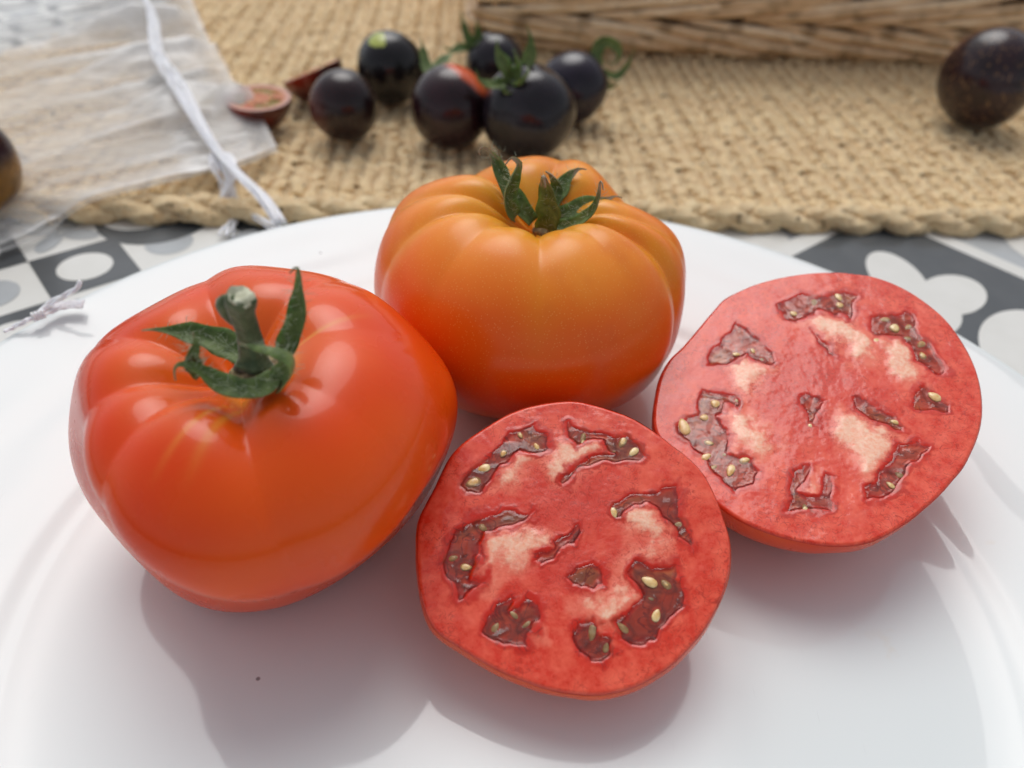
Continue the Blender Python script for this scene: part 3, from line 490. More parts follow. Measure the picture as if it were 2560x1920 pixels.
for (r0, z0), (r1, z1) in zip(prof[:-1], prof[1:]):
    k = max(1, int((r1-r0)/.35)) if r1 > r0 else 2
    P += [(r0+(r1-r0)*i/k, z0+(z1-z0)*i/k) for i in range(k)]
P.append(prof[-1]); P = np.array(P); nth = 256
th = np.arange(nth)*2*np.pi/nth
RR, TH = np.meshgrid(np.maximum(P[:, 0], .001), th, indexing='ij')
ZZ = np.repeat(P[:, 1][:, None], nth, 1)
embo = np.exp(-((RR-11.7)/1.5)**4)*(ZZ > WELL)*.030*(np.sin(RR*5.2+.9*np.sin(TH*9))+.6*np.sin(RR*9+TH*16))
ZZ = ZZ+embo
V = np.stack([RR*np.cos(TH), RR*np.sin(TH), ZZ], -1).reshape(-1, 3)
plate = obj('dinner_plate', V, grid_faces(len(P), nth)[:, ::1], M['porcelain'], loc=PC,
            label='round white porcelain dinner plate under the four large tomato pieces')
plate['category'] = 'plate'
md = plate.modifiers.new('smooth', 'SUBSURF'); md.levels = md.render_levels = 1

# ---------------------------------------------------------------- sepals, stems
def sepal_mesh(path, width, origin, n=34, k=7, dry=.72, cup=.60, hint=(0, -.55, .83), wseed=0, thick=.045):
    P = smoothpath(path, n)-np.array(origin)
    T, S, N = frames(P, hint)
    s = np.linspace(0, 1, n)
    prof_w = np.interp(s, [0, .10, .35, .6, .8, .9, 1], [.75, .92, 1.0, .74, .26, .10, .05])*width/2
    rs = np.random.RandomState(wseed+3)
    prof_w = prof_w*(1+.10*np.sin(s*17+rs.rand()*6)*(s < .85))
    u = np.linspace(-1, 1, k)
    top = []; tip = []; ac = []
    for i in range(n):
        for uu in u:
            curl = cup*(uu**2-.4)*prof_w[i]
            edge = 1-abs(uu)**3*.6
            top.append(P[i]+S[i]*uu*prof_w[i]+N[i]*(curl+thick*edge*.5*(1 if s[i] < .9 else .6)+.02*prof_w[i]*math.sin(s[i]*40+uu*3)*abs(uu)))
            tip.append(s[i]-dry+.53+.08*math.sin(uu*5+i)); ac.append(uu)
    bot = []
    for i in range(n):
        for uu in u:
            curl = cup*(uu**2-.4)*prof_w[i]; edge = 1-abs(uu)**3*.6
            bot.append(P[i]+S[i]*uu*prof_w[i]*.98+N[i]*(curl-thick*edge*.5))
    V = np.array(top+bot); F = []; o = n*k
    for i in range(n-1):
        for j in range(k-1):
            a = i*k+j
            F.append([a, a+1, a+k+1, a+k]); F.append([o+a, o+a+k, o+a+k+1, o+a+1])
    for i in range(n-1):
        a = i*k; F.append([a, a+k, o+a+k, o+a]); a = i*k+k-1; F.append([a, o+a, o+a+k, a+k])
    for j in range(k-1):
        F.append([j, o+j, o+j+1, j+1]); a = (n-1)*k+j; F.append([a, a+1, o+a+1, o+a])
    return V, F, dict(tip=tip*2, across=ac*2)
def hairs(paths, origin, n, ln=.16, spread=.16, seed=1):
    rs = np.random.RandomState(seed); V = []; F = []
    for _ in range(n):
        P = paths[rs.randint(len(paths))]; Q = smoothpath(P, 30); c0 = Q[rs.randint(1, 24)]-np.array(origin)
        d = rs.normal(size=3); d[2] = abs(d[2])*.6; d /= np.linalg.norm(d); c0 = c0+d*spread*rs.rand()
        L_ = ln*(.5+rs.rand()); e = c0+d*L_*.5+rs.normal(size=3)*.015; g = c0+d*L_+rs.normal(size=3)*.03
        w = .0048; sd = np.cross(d, (0, -.6, .8)); sd /= np.linalg.norm(sd); b = len(V)
        up = np.cross(sd, d)
        V += [c0+sd*w, c0-sd*w*.5+up*w, c0-sd*w*.5-up*w, e+sd*w*.8, e-sd*w*.4+up*w*.7, e-sd*w*.4-up*w*.7, g]
        F += [[b, b+1, b+4, b+3], [b+1, b+2, b+5, b+4], [b+2, b, b+3, b+5], [b+3, b+4, b+6], [b+4, b+5, b+6], [b+5, b+3, b+6]]
    return np.array(V), F
def disc(r, h, n=28, seed=0):
    rs = np.random.RandomState(seed); rings = [(0.001, h), (r*.5, h*.9), (r*.85, h*.55), (r, 0), (r*.9, -.08)]
    V = []
    ph = rs.rand()*6
    for rr, z in rings:
        for i in range(n):
            a = i*2*math.pi/n; q = rr*(1+.14*math.sin(5*a+ph)+.06*math.sin(9*a)); V.append((q*math.cos(a), q*math.sin(a), z+.02*math.sin(7*a+ph)))
    return V, grid_faces(len(rings), n)

# ---------------------------------------------------------------- whole tomatoes
def whole_tomato(name, cfg, ctr, mat, label, sepals, calyx_at, extra_attr=None):
    V, F, att = tomato_shape(**cfg)
    ctr = np.array(ctr, float); ctr[2] += WELL-(V[:, 2].min()+ctr[2])
    zb = V[:, 2].min(); V[:, 2] = np.maximum(V[:, 2], zb+.035)+0; V[:, 2] -= .035
    root = empty(name, ctr, label=label, cat='tomato')
    if extra_attr: att['ray'] = extra_attr(V, att)
    obj('tomato_skin', V, F, mat, root, attrs=att)
    cal = obj('calyx', *disc(.26 if name.startswith('orange') else .40, .08), M['scar'], root)
    cal.location = Vector(np.array(calyx_at)-ctr-np.array((0, -.15 if name.startswith('orange') else .05, .34 if name.startswith('orange') else .10)))*CM
    for i, (path, w) in enumerate(sepals):
        v, f, a = sepal_mesh(path, w*(.98 if name.startswith('orange') else 1.15), calyx_at, wseed=i, dry=(.74 if name.startswith('orange') else .93))
        obj('sepal', v, f, M['sepal'], cal, attrs=a)
    v, f = hairs([p for p, w in sepals], calyx_at, 420)
    obj('calyx_hair', v, f, M['hair'], cal, kind='stuff')
    return root, cal, ctr
def red_rays(V, att):
    a = np.degrees(np.arctan2(V[:, 1]-(-.45), V[:, 0]-.45)); out = np.zeros(len(V))
    for az, w in ((-113, 1.6), (-101, 2.6), (42, 2.0)):
        d = (a-az+180) % 360-180; out = np.maximum(out, np.exp(-(d/w)**2))
    ring = np.exp(-((np.hypot(V[:, 0]-.45, V[:, 1]+.45)-.48)/.16)**2)
    return np.maximum(out, ring)
red_root, red_cal, rc = whole_tomato('red_tomato', RED, RED_C, M['red'], 'whole ripe red beefsteak tomato with a thick cut stem, left on the plate',
                                     RED_SEPALS, (-4.08, 9.42, 6.22), red_rays)
o_ = np.array((-4.08, 9.42, 6.22))
Pst = smoothpath(RED_STEM, 22)-o_
v, f = tube(Pst, np.interp(np.linspace(0, 1, 22), [0, .12, .5, .8, .93, 1], [.32, .22, .18, .195, .225, .225]), 20, lobes=5, lobe_amp=.10, squash=.85)
obj('stem', v, f, M['stem'], red_cal)
Pk = smoothpath(RED_KNOB, 10)-o_
v, f = tube(Pk, np.interp(np.linspace(0, 1, 10), [0, .3, .7, 1], [.06, .11, .12, .03]), 8)
obj('stem_stub', v, f, M['stem'], red_cal)
v, f = tube(np.array([Pst[-2]+(0, 0, .02), Pst[-1]+(0.02, -.01, .008), Pst[-1]+(.02, -.01, .02)]), [.19, .205, .17], 14, lobes=5, lobe_amp=.08)
obj('cut_stem_end', v, f, M['cut_stem'], red_cal)

or_root, or_cal, oc_ = whole_tomato('orange_tomato', ORANGE, ORANGE_C, M['orange'], 'whole ribbed orange beefsteak tomato with curly dry-tipped sepals, at the back of the plate',
                                    ORANGE_SEPALS, (.55, 15.75, 5.62))

# ---------------------------------------------------------------- cut halves
def inside_sdf(P, poly):
    """signed distance, positive inside"""
    poly = np.array(poly, float); d = np.full(len(P), 1e9); ins = np.zeros(len(P), bool)
    for i in range(len(poly)):
        a, b = poly[i], poly[(i+1) % len(poly)]; e = b-a; w = P-a
        t = np.clip((w@e)/(e@e+1e-12), 0, 1); q = w-t[:, None]*e; d = np.minimum(d, (q**2).sum(1))
        c1 = (a[1] <= P[:, 1]) & (b[1] > P[:, 1]); c2 = (a[1] > P[:, 1]) & (b[1] <= P[:, 1]); cr = e[0]*w[:, 1]-e[1]*w[:, 0]
        ins ^= (c1 & (cr > 0)) | (c2 & (cr < 0))
    d = np.sqrt(d); return np.where(ins, d, -d)
def warp(P3, seed):
    return (vnoise(P3, 8, seed, 2)*.11+vnoise(P3, 30, seed+5, 1)*.022, vnoise(P3, 8, seed+1, 2)*.11+vnoise(P3, 30, seed+6, 1)*.022)
def cut_half(D, name, label, depth, seed, press=(0, 0), ex=.62, bulge=.035):
    O = np.array(D['outline']); n3 = np.array(D['n']); org = np.array(D['origin'])
    e1 = np.array((1, 0, 0.)); e1 -= n3*n3.dot(e1); e1 /= np.linalg.norm(e1); e2 = np.cross(n3, e1)
    Bm = np.stack([e1, e2, n3])                           # rows: local axes in the world
    a = np.arctan2(O[:, 1], O[:, 0]); r = np.hypot(*O.T); od = np.argsort(a); a, r = a[od], r[od]
    nth = 540; th = -np.pi+np.arange(nth)*2*np.pi/nth
    ro = np.interp(th, np.r_[a[-3:]-2*np.pi, a, a[:3]+2*np.pi], np.r_[r[-3:], r, r[:3]])
    kern = np.exp(-np.linspace(-2, 2, 17)**2); kern /= kern.sum()
    ro = np.convolve(np.r_[ro[-8:], ro, ro[:8]], kern, 'valid')
    nr = 190
    s = np.linspace(0.0004, 1, nr)**.85
    X = (s[:, None]*ro*np.cos(th)); Y = (s[:, None]*ro*np.sin(th)); P = np.stack([X, Y], -1).reshape(-1, 2)
    S = np.repeat(s, nth)
    P3 = np.c_[P, np.zeros(len(P))]
    wx, wy = warp(P3, seed)
    W = P+np.c_[wx, wy]
    gd = np.full(len(P), -9.0)
    for q in D['gel']: gd = np.maximum(gd, inside_sdf(W, q))
    W2 = P+np.c_[wx, wy]*1.8
    pd = np.full(len(P), -9.0)
    for q in D['pale']: pd = np.maximum(pd, inside_sdf(W2, q))
    gel = np.clip(.55+(gd+.04)/.22+.30*vnoise(P3, 22, seed+21, 3), 0, 1); pale = np.clip(.5+pd/.42, 0, 1); halo = np.clip(1+pd/.50, 0, 1)
    if not D.get('more'):                                # further small seeds half sunk in each chamber
        D['more'] = True; r_ = np.random.RandomState(seed*7+1); D['seeds'] = list(D['seeds'])
        for q in D['gel']:
            q = np.array(q); got = 0; lo, hi = q.min(0), q.max(0); n_ = int(1.3*(hi-lo).prod())
            for _ in range(60):
                c_ = lo+(hi-lo)*r_.rand(2)
                if inside_sdf(c_[None], q)[0] > .07 and all(math.hypot(c_[0]-t[0], c_[1]-t[1]) > .24 for t in D['seeds']):
                    k_ = .7+.5*r_.rand(); D['seeds'].append((c_[0], c_[1], .13*k_, .075*k_, math.atan2(c_[1], c_[0])+r_.randn()*.5)); got += 1
                if got >= n_: break
    sac = np.zeros(len(P))
    for (x, y, a_, b_, ang) in D['seeds']:
        dx, dy = P[:, 0]-x, P[:, 1]-y; c_, s_ = math.cos(ang), math.sin(ang)
        q_ = np.hypot((dx*c_+dy*s_)/(a_+.03), (-dx*s_+dy*c_)/(b_+.03)); sac = np.maximum(sac, np.exp(-((q_-1.15)/.30)**2))
    edge = (1-S)*np.tile(ro, nr)
    core = np.exp(-((np.hypot(P[:, 0]+.1, P[:, 1]-.3))/1.5)**4)
    z = (.010*vnoise(P3, 6, seed+9, 2)+.002*vnoise(P3, 40, seed+10, 1))*np.clip(-gd/.1, 0, 1)
    sm = lambda x: x*x*(3-2*x)
    pit = sm(np.clip(gd/.14+.20, 0, 1))
    z = z-pit*(.030+.008*vnoise(P3, 10, seed+3, 2))
    z = z+.02*sm(np.clip(pale, 0, 1))*(1-pit)
    z = z-.05*np.clip(1-edge/.07, 0, 1)**2                   # rounded cut edge
    V = np.c_[P, z]@Bm
    root = empty(name, org, label=label, cat='tomato half')
    obj('cut_face', V, grid_faces(nr, nth), M['flesh'], root, attrs=dict(gel=gel, pale=pale*(1-gel), rim=np.clip(edge/.16, 0, 1), core=core, sac=sac, halo=halo, gdist=np.clip(gd/.22, 0, 1)))
    # skin: from the cut edge back down round the half
    m_ = 64; ph = np.linspace(0, 1, m_)
    rings = []
    # direction of the fruit's own axis under the face: press shifts the underside
    for p_ in ph:
        ang = p_*math.pi/2
        sc = (math.cos(ang)**ex if ang < 1.5707 else 0)*(1+bulge*math.sin(min(1, p_*4)*math.pi))
        h = -depth*math.sin(ang)**1.08
        lob = 1-.030*(np.exp(-((((th-.9+np.pi) % 1.26)-.63)/.12)**2))*min(1, p_*2.5)
        rings.append(np.c_[ro*sc*lob*np.cos(th)+press[0]*p_, ro*sc*lob*np.sin(th)+press[1]*p_, np.full(nth, h-.045)])
    Vs = np.concatenate(rings)@Bm
    low = WELL-org[2]
    return root, Vs, m_, nth, low, Bm, org
def finish_half(res, D, seed):
    root, Vs, m_, nth, low, Bm, org = res
    Vs[:, 2] = np.where(Vs[:, 2] < low+.02, low+.012+(Vs[:, 2]-low)*0.002, Vs[:, 2])        # rests on the plate
    F = grid_faces(m_, nth)[:, ::-1]
    pol = np.full(len(Vs), 2.2)
    obj('tomato_skin', Vs, F, M['red'], root, attrs=dict(groove=np.zeros(len(Vs)), polar=pol, ray=np.zeros(len(Vs))))
    rs = np.random.RandomState(seed)
    for gi, q in enumerate(D['gel']):                          # a pool of wet gel in every seed chamber
        q = np.array(q); Q = []
        for i in range(len(q)):
            for t in (0, .25, .5, .75): Q.append(q[i]*(1-t)+q[(i+1) % len(q)]*t)
        Q = np.array(Q); cen = Q.mean(0)
        x0, y0 = Q.min(0)-.15; x1, y1 = Q.max(0)+.15; st = .035
        gx, gy = np.meshgrid(np.arange(x0, x1, st), np.arange(y0, y1, st), indexing='ij'); nn = gx.shape
        G = np.stack([gx, gy], -1).reshape(-1, 2); G3 = np.c_[G, np.zeros(len(G))]
        sd = inside_sdf(G+np.c_[warp(G3, seed)], q)
        zz = -.004+.006*vnoise(G3, 6, 50+gi, 1)-.045*np.clip(1-(sd+.02)/.09, 0, 1)**2
        keep = (sd > -.035).reshape(nn); idx = -np.ones(nn, int); ok = []
        Fq = []
        ff = keep[:-1, :-1] & keep[1:, :-1] & keep[1:, 1:] & keep[:-1, 1:]
        for i, j in zip(*np.where(ff)):
            c4 = []
            for a_, b_ in ((i, j), (i+1, j), (i+1, j+1), (i, j+1)):
                if idx[a_, b_] < 0: idx[a_, b_] = len(ok); ok.append(a_*nn[1]+b_)
                c4.append(int(idx[a_, b_]))
            Fq.append(c4)
        if not Fq: continue
        Vg = np.c_[G[ok], zz[ok]]@Bm
        obj('gel_pool', Vg, Fq, M['gel'], root)
    for (x, y, a_, b_, ang) in D['seeds']:
        n1, n2 = 12, 18; U = np.linspace(0, np.pi, n1); Wv = np.arange(n2)*2*np.pi/n2
        UU, WW = np.meshgrid(U, Wv, indexing='ij')
        lx = np.cos(UU)*a_*.80; ly = np.sin(UU)*np.cos(WW)*b_*.85*(1+.25*np.cos(UU)); lz = np.sin(UU)*np.sin(WW)*min(a_, b_)*.34
        px = x+lx*math.cos(ang)-ly*math.sin(ang); py = y+lx*math.sin(ang)+ly*math.cos(ang)
        dz = -.040+.035*rs.rand()
        Vq = np.stack([px, py, lz+dz], -1).reshape(-1, 3)@Bm
        obj('seed', Vq, grid_faces(n1, n2), M['seed'], root)
    return root
finish_half(cut_half(FACE_NEAR, 'tomato_half', 'cut tomato half nearest the viewer, its wet red face overlapping the other half', 2.55, 3, (0, .25)), FACE_NEAR, 3)
finish_half(cut_half(FACE_FAR, 'tomato_half', 'cut tomato half on the right side of the plate, beyond the nearest half', 2.9, 11, (0, .45), .85, .01), FACE_FAR, 11)
# ---------------------------------------------------------------- jute placemat
MZ = .60                                                  # height of its top
MAT_A = math.atan2(27.9-25.4, 19.7+12.6)                  # its near edge runs slightly away to the right
mx, my = math.cos(MAT_A), math.sin(MAT_A)
mat_root = empty('jute_placemat', (0, 25.95, 0), label='rectangular hand-knitted jute placemat with a braided edge, lying beyond the plate', cat='placemat')
mat_root.rotation_euler = (0, 0, MAT_A)
X0, X1, DEP = -27.0, 34.0, 36.0
obj('mat_backing', [(X0, .25, .12), (X1, .25, .12), (X1, DEP, .12), (X0+12, DEP, .12), (X0, 12, .12), (X0, .25, .36), (X1, .25, .36), (X1, DEP, .36), (X0+12, DEP, .36), (X0, 12, .36)],
    [[4, 3, 2, 1, 0], [5, 6, 7, 8, 9], [0, 1, 6, 5], [1, 2, 7, 6], [2, 3, 8, 7], [3, 4, 9, 8], [4, 0, 5, 9]], M['jute_dark'], mat_root, smooth=False)
def leaf(c, L_, w, h, yaw, roll, rs, n=7, k=6):
    """one plump loop of jute yarn"""
    V = []
    for i in range(n):
        t = i/(n-1); x = (t-.5)*L_; pr = math.sin(math.pi*(.08+.84*t))**.7
        for j in range(k):
            a = j*2*math.pi/k+t*1.3
            yy = math.cos(a)*w*.5*pr*(1+.12*rs.randn()*.5); zz = math.sin(a)*h*.5*pr+h*.30*math.sin(math.pi*t)
            V.append((c[0]+x*math.cos(yaw)-yy*math.sin(yaw), c[1]+x*math.sin(yaw)+yy*math.cos(yaw), c[2]+zz+roll*yy))
    F = grid_faces(n, k).tolist()+[list(range(k))[::-1], [(n-1)*k+j for j in range(k)]]
    return V, F
ROW = 1.30
def knit_row_mesh(seed, depth):
    rs = np.random.RandomState(seed); parts = []; y = .35; i = 0
    while y < depth:
        for sd in (-1, 1):
            parts.append(leaf((sd*.31+.05*rs.randn(), y+(.18 if sd > 0 else 0)+.03*rs.randn(), .30+.03*rs.randn()), .78*(1+.18*rs.randn()), .56*(1+.16*rs.randn()), .34*(1+.20*rs.randn()),
                              math.pi/2-sd*(.75+.25*rs.randn()), 0.05*rs.randn(), rs))
        y += .46*(1+.10*rs.randn()); i += 1
    V, F = join(parts)
    return mesh_data('knit_row', V, F, M['jute'])
rowm = [knit_row_mesh(10+i, DEP) for i in range(4)]
nrow = int((X1-X0)/ROW)
short = {}
for i in range(nrow):
    x = X0+ROW*(i+.5)
    cut = min(DEP, 12.5+(x-X0)*2.0)
    if cut < DEP-1:
        me = knit_row_mesh(40+i, cut)
    else: me = rowm[i % 4]
    o = bpy.data.objects.new('knit_row', me); COL.objects.link(o); o.parent = mat_root; o.location = Vector((x, 0, 0))*CM
rs = np.random.RandomState(5)
Lb = 6.0
def braid(xa, xb, base, horizontal=True):
    n = int(abs(xb-xa)/.22); s = np.linspace(xa, xb, n)
    for k in range(3):
        ph = 2*math.pi*s/Lb*1.0+2*math.pi*k/3
        y = .36*np.sin(ph)+.03*vnoise(np.c_[s, s*0, s*0], 2.2, 7+k); z = .36+.20*np.sin(2*ph+.6)
        P = np.c_[s, base+y, z] if horizontal else np.c_[base+y, s, z]
        rad = .34*(1-.22*np.sin(ph))*(1+.16*vnoise(np.c_[s, s*0, s*0], 5.5, 17+k))
        V, F = tube(P, rad, 14, squash=.82, hint=(0, 0, 1), twist=.34, lobes=5, lobe_amp=.13)
        V = V+(vnoise(V, 14, 3+k, 2)*.035)[:, None]*np.array((.3, 1, 1)); V[:, 2] = np.maximum(V[:, 2], .02)
        obj('braid_strand', V, F, M['jute_edge'], mat_root)
braid(X0, X1, -.10)
# loose fibres
V = []; F = []
for _ in range(900):
    x = X0+(X1-X0)*rs.rand(); y = -.7+rs.rand()**1.6*26
    a = rs.rand()*6.28; L_ = .5+rs.rand()*1.0; z = .52+.14*rs.rand() if y > .3 else .5+.3*rs.rand()
    pts = smoothpath([(x, y, z), (x+L_*.4*math.cos(a), y+L_*.4*math.sin(a), z+.10*rs.rand()), (x+L_*math.cos(a+.5), y+L_*math.sin(a+.5), z+.02)], 5)
    v, f = tube(pts, .010, 3); F += [[q+len(V) for q in ff] for ff in f]; V += v.tolist()
obj('loose_fibre', V, F, M['jute'], mat_root, kind='stuff')

# ---------------------------------------------------------------- wicker basket
bk = empty('wicker_basket', (-3.1, 43.4, MZ), label='long brown wicker basket standing at the back of the jute placemat', cat='basket')
bk.rotation_euler = (0, 0, math.atan2(1.6, 27))
BL, BH, BD = 46.0, 9.0, 20.0
def panel(name, x0, y0, x1, y1, z0, z1, t=.25):
    return obj(name, [(x0, y0, z0), (x1, y0, z0), (x1, y1, z0), (x0, y1, z0), (x0, y0, z1), (x1, y0, z1), (x1, y1, z1), (x0, y1, z1)],
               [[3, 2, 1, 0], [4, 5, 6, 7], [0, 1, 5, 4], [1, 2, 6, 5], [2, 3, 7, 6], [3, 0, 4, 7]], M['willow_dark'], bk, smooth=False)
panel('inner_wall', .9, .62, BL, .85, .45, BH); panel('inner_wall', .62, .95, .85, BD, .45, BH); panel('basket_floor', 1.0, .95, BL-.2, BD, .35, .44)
rs = np.random.RandomState(21)
def strand_mesh(seed, L_, rad, rise, bow):
    r_ = np.random.RandomState(seed); s = np.linspace(0, 1, 26)
    P = np.c_[s*L_, .42-bow*np.sin(np.pi*s)**.7*1.0, rise*(s-.5)+.05*np.sin(s*5+r_.rand()*6)]
    rr = rad*(1-.18*np.abs(2*s-1)**3)*(1+.05*np.sin(s*13+r_.rand()*6))
    V, F = tube(P, rr, 9, hint=(0, 0, 1)); return V, F
kinds = {}
def strand(kind, seed, x, z, side=False):
    L_, rad, rise, bow, mat = kind
    key = (kind, seed)
    if key not in kinds:
        V, F = strand_mesh(seed, L_, rad, rise, bow); kinds[key] = mesh_data('willow_strand', V, F, M[mat])
    o = bpy.data.objects.new('willow_strand', kinds[key]); COL.objects.link(o); o.parent = bk
    o.location = Vector((x, 0, z))*CM
    if side:
        o.rotation_euler = (0, 0, math.pi/2); o.scale = (1, -1, 1); o.location = Vector((0, x, z))*CM
down = [(10.0, .30, -1.15, .62, 'willow'), (10.6, .25, -1.1, .55, 'willow_light')]
up = [(10.0, .29, 1.15, .62, 'willow'), (10.6, .24, 1.2, .55, 'willow_light')]
level = 0; z = 1.15
while z < BH:
    kk = down if level % 2 == 0 else up
    x = -1.2-(level % 3)*.9
    while x < BL-5:
        for j in range(2):
            k_ = kk[rs.randint(2)]
            xx = x+j*.55+.2*rs.randn()
            if xx < .1 and xx > -3: xx = max(xx, -.1+.1*j)
            if xx+k_[0] > 0: strand(k_, rs.randint(5), xx, z+(j-.5)*.50+.05*rs.randn())
        x += 4.1
    y = -.3
    while y < BD-6:
        for j in range(2): strand(kk[j], rs.randint(5), y+j*.5+.3, z+(j-.5)*.6, True)
        y += 3.4
    z += 1.7; level += 1
for i in range(14):                                         # stakes
    v, f = tube([(1.2+i*3.35, .46, .3), (1.25+i*3.35, .40, BH*.5), (1.2+i*3.35, .46, BH)], .19, 8)
    obj('stake', v, f, M['willow'], bk)
for k in range(2):                                          # twisted rim along the foot
    s = np.linspace(0, BL, 120); ph = s*.9+math.pi*k
    v, f = tube(np.c_[s, .35+.17*np.cos(ph), .46+.17*np.sin(ph)], .22, 8, hint=(0, 0, 1)); obj('foot_strand', v, f, M['willow'], bk)
    s = np.linspace(.2, BD, 60); ph = s*.9+math.pi*k
    v, f = tube(np.c_[.35+.17*np.cos(ph), s, .46+.17*np.sin(ph)], .22, 8, hint=(0, 0, 1)); obj('foot_strand', v, f, M['willow'], bk)

# ---------------------------------------------------------------- black cherry tomatoes
def cherry(c, r, mat, label, el=(1, 1, 1), pole=None, patch_dir=None, dimple=0.0, calyx=None, tilt=(0, 0), lobe=0.0):
    nt, nh = 60, 96
    t = np.linspace(0, np.pi, nt); h = np.arange(nh)*2*np.pi/nh
    T, H = np.meshgrid(t, h, indexing='ij')
    rho = np.sin(T)*(1+.022*np.sin(3*H+c[0]*5)+.015*np.sin(5*H+c[1]*3)*np.sin(T))*(1-lobe*np.abs(np.cos(2.5*H))**4*np.exp(-((T-.6)/.6)**2)); z = np.cos(T)-dimple*np.exp(-(rho/.24)**2)*(T < 1.5)
    V = np.stack([rho*np.cos(H), rho*np.sin(H), z], -1).reshape(-1, 3)*np.array(el)*r
    q = Vector(pole or (0, 0, 1)).normalized().to_track_quat('Z', 'Y').to_matrix()
    Q = np.array(q); V = V@Q.T
    c = np.array(c, float); c[2] = MZ-V[:, 2].min()-.03
    root = empty('cherry_tomato', c, label=label, cat='cherry tomato', group='cherry tomatoes on the placemat')
    pd_ = np.array(patch_dir or (0, 0, 1), float); pd_ /= np.linalg.norm(pd_)
    pa = (V@pd_)/np.linalg.norm(V, axis=1)
    obj('tomato_skin', V, grid_faces(nt, nh)[:, ::-1], mat, root, attrs=dict(patch=pa))
    if calyx:
        top = Q@np.array((0, 0, (1-dimple)*r*el[2]))
        cal = obj('calyx', *disc(.20*r, .06, 16), M['stem'], root); cal.location = Vector(top)*CM; cal.rotation_euler = Vector(pole or (0, 0, 1)).to_track_quat('Z', 'Y').to_euler()
        for i, (path, w) in enumerate(calyx):
            pw = [np.array(p)-c-top for p in path]
            v, f, a = sepal_mesh(pw, w*1.5, (0, 0, 0), n=20, k=5, wseed=i, dry=1.2)
            o = obj('sepal', v, f, M['sepal'], root, attrs=a); o.location = Vector(top)*CM
    return root
K = dict(k1=mat_cherry('black_plum_skin', (.022, .008, .010), (.085, .016, .014), (.35, .9)),
         k2=mat_cherry('black_skin_green_spot', (.013, .010, .012), (.42, .47, .10), (.935, .955)),
         k3=mat_cherry('black_skin_red_shoulder', (.026, .008, .012), (.62, .085, .012), (.70, .84)),
         k4=mat_cherry('blue_black_skin', (.019, .014, .020)), k5=mat_cherry('violet_black_skin', (.020, .013, .026)),
         k7=mat_cherry('mottled_plum_skin', (.030, .013, .017), (.19, .035, .018), (.72, .95), .45),
         k8=mat_cherry('dark_shoulder_amber_skin', (.32, .15, .022), (.030, .008, .012), (.0, .45)))
cherry((-7.48, 31.22, 0), 1.38, K['k1'], 'small plum-black cherry tomato in front, nearest the two cut halves', el=(1, 1, 1.03), patch_dir=(-.9, -.2, -.1))
cherry((-6.23, 35.4, 0), 1.52, K['k2'], 'black cherry tomato with a yellow-green spot on top', el=(1, 1, 1.06), pole=(-.1, -.35, .9), patch_dir=(-.22, -.42, .88))
cherry((-3.09, 31.16, 0), 1.62, K['k3'], 'dark cherry tomato with an orange-red patch on its upper right', el=(1.02, 1, 1.02), pole=(-.35, .6, .7), patch_dir=(.52, .22, .82), dimple=.1,
       calyx=[([(-4.1, 32.3, 3.0), (-4.3, 32.8, 3.4), (-4.45, 33.2, 3.9), (-4.5, 33.3, 4.2)], .3), ([(-4.0, 32.3, 3.1), (-3.4, 33.2, 3.5), (-3.2, 33.8, 3.5)], .3)])
cherry((.07, 30.54, 0), 1.86, K['k4'], 'largest blue-black cherry tomato with green sepals, right behind the orange tomato', el=(1.04, 1, .98), pole=(-.38, -.30, .87), dimple=.16, lobe=.05,
       calyx=[([(-.62, 30.0, 3.65), (-1.0, 29.7, 3.7), (-1.5, 29.4, 3.75), (-1.85, 29.3, 4.0), (-1.95, 29.3, 4.35)], .34), ([(-.6, 30.1, 3.7), (-.9, 30.1, 4.2), (-1.2, 30.3, 4.7), (-1.25, 30.4, 5.15)], .42),
              ([(-.6, 30.1, 3.7), (-.35, 30.0, 4.1), (-.45, 30.0, 4.6), (-.62, 30.1, 4.9)], .34), ([(-.5, 30.2, 3.7), (0.0, 30.6, 4.3), (.05, 30.9, 5.0), (-.15, 31.0, 5.5)], .40),
              ([(-.5, 30.0, 3.6), (-.25, 29.5, 3.9), (.0, 29.4, 4.3), (-.05, 29.6, 4.55)], .36), ([(-.6, 29.9, 3.6), (-.8, 29.3, 3.55), (-.7, 29.05, 3.7)], .4)])
cherry((2.0, 34.36, 0), 1.50, K['k5'], 'violet-black cherry tomato with a curled green calyx on its right side', el=(1, 1, 1.06), pole=(.75, .25, .55), dimple=.1,
       calyx=[([(3.1, 34.9, 2.9), (2.9, 35.1, 3.4), (3.2, 35.3, 3.8), (3.7, 35.3, 3.7), (3.95, 35.2, 3.3), (3.7, 35.1, 2.95), (3.45, 35.0, 3.1)], .36), ([(3.2, 34.9, 2.8), (3.3, 34.9, 2.3), (3.7, 35.0, 2.0), (4.1, 35.1, 2.2)], .34),
              ([(3.2, 34.9, 2.7), (3.9, 35.1, 2.4), (4.4, 35.3, 2.9), (4.6, 35.4, 3.6)], .24)])
cherry((-1.57, 37.3, 0), 1.42, K['k4'], 'rearmost black cherry tomato, half hidden behind its neighbours beside the basket corner', pole=(-.65, -.1, .75), dimple=.12, patch_dir=(0, 0, 1),
       calyx=[([(-2.5, 37.2, 2.7), (-2.9, 37.2, 3.1), (-3.1, 37.3, 3.7), (-3.2, 37.4, 4.2)], .32), ([(-2.5, 37.2, 2.6), (-3.1, 37.0, 2.7), (-3.6, 36.9, 2.6), (-4.0, 36.9, 2.8)], .34), ([(-2.4, 37.2, 2.7), (-2.4, 37.3, 3.4), (-2.5, 37.4, 3.9)], .3)])
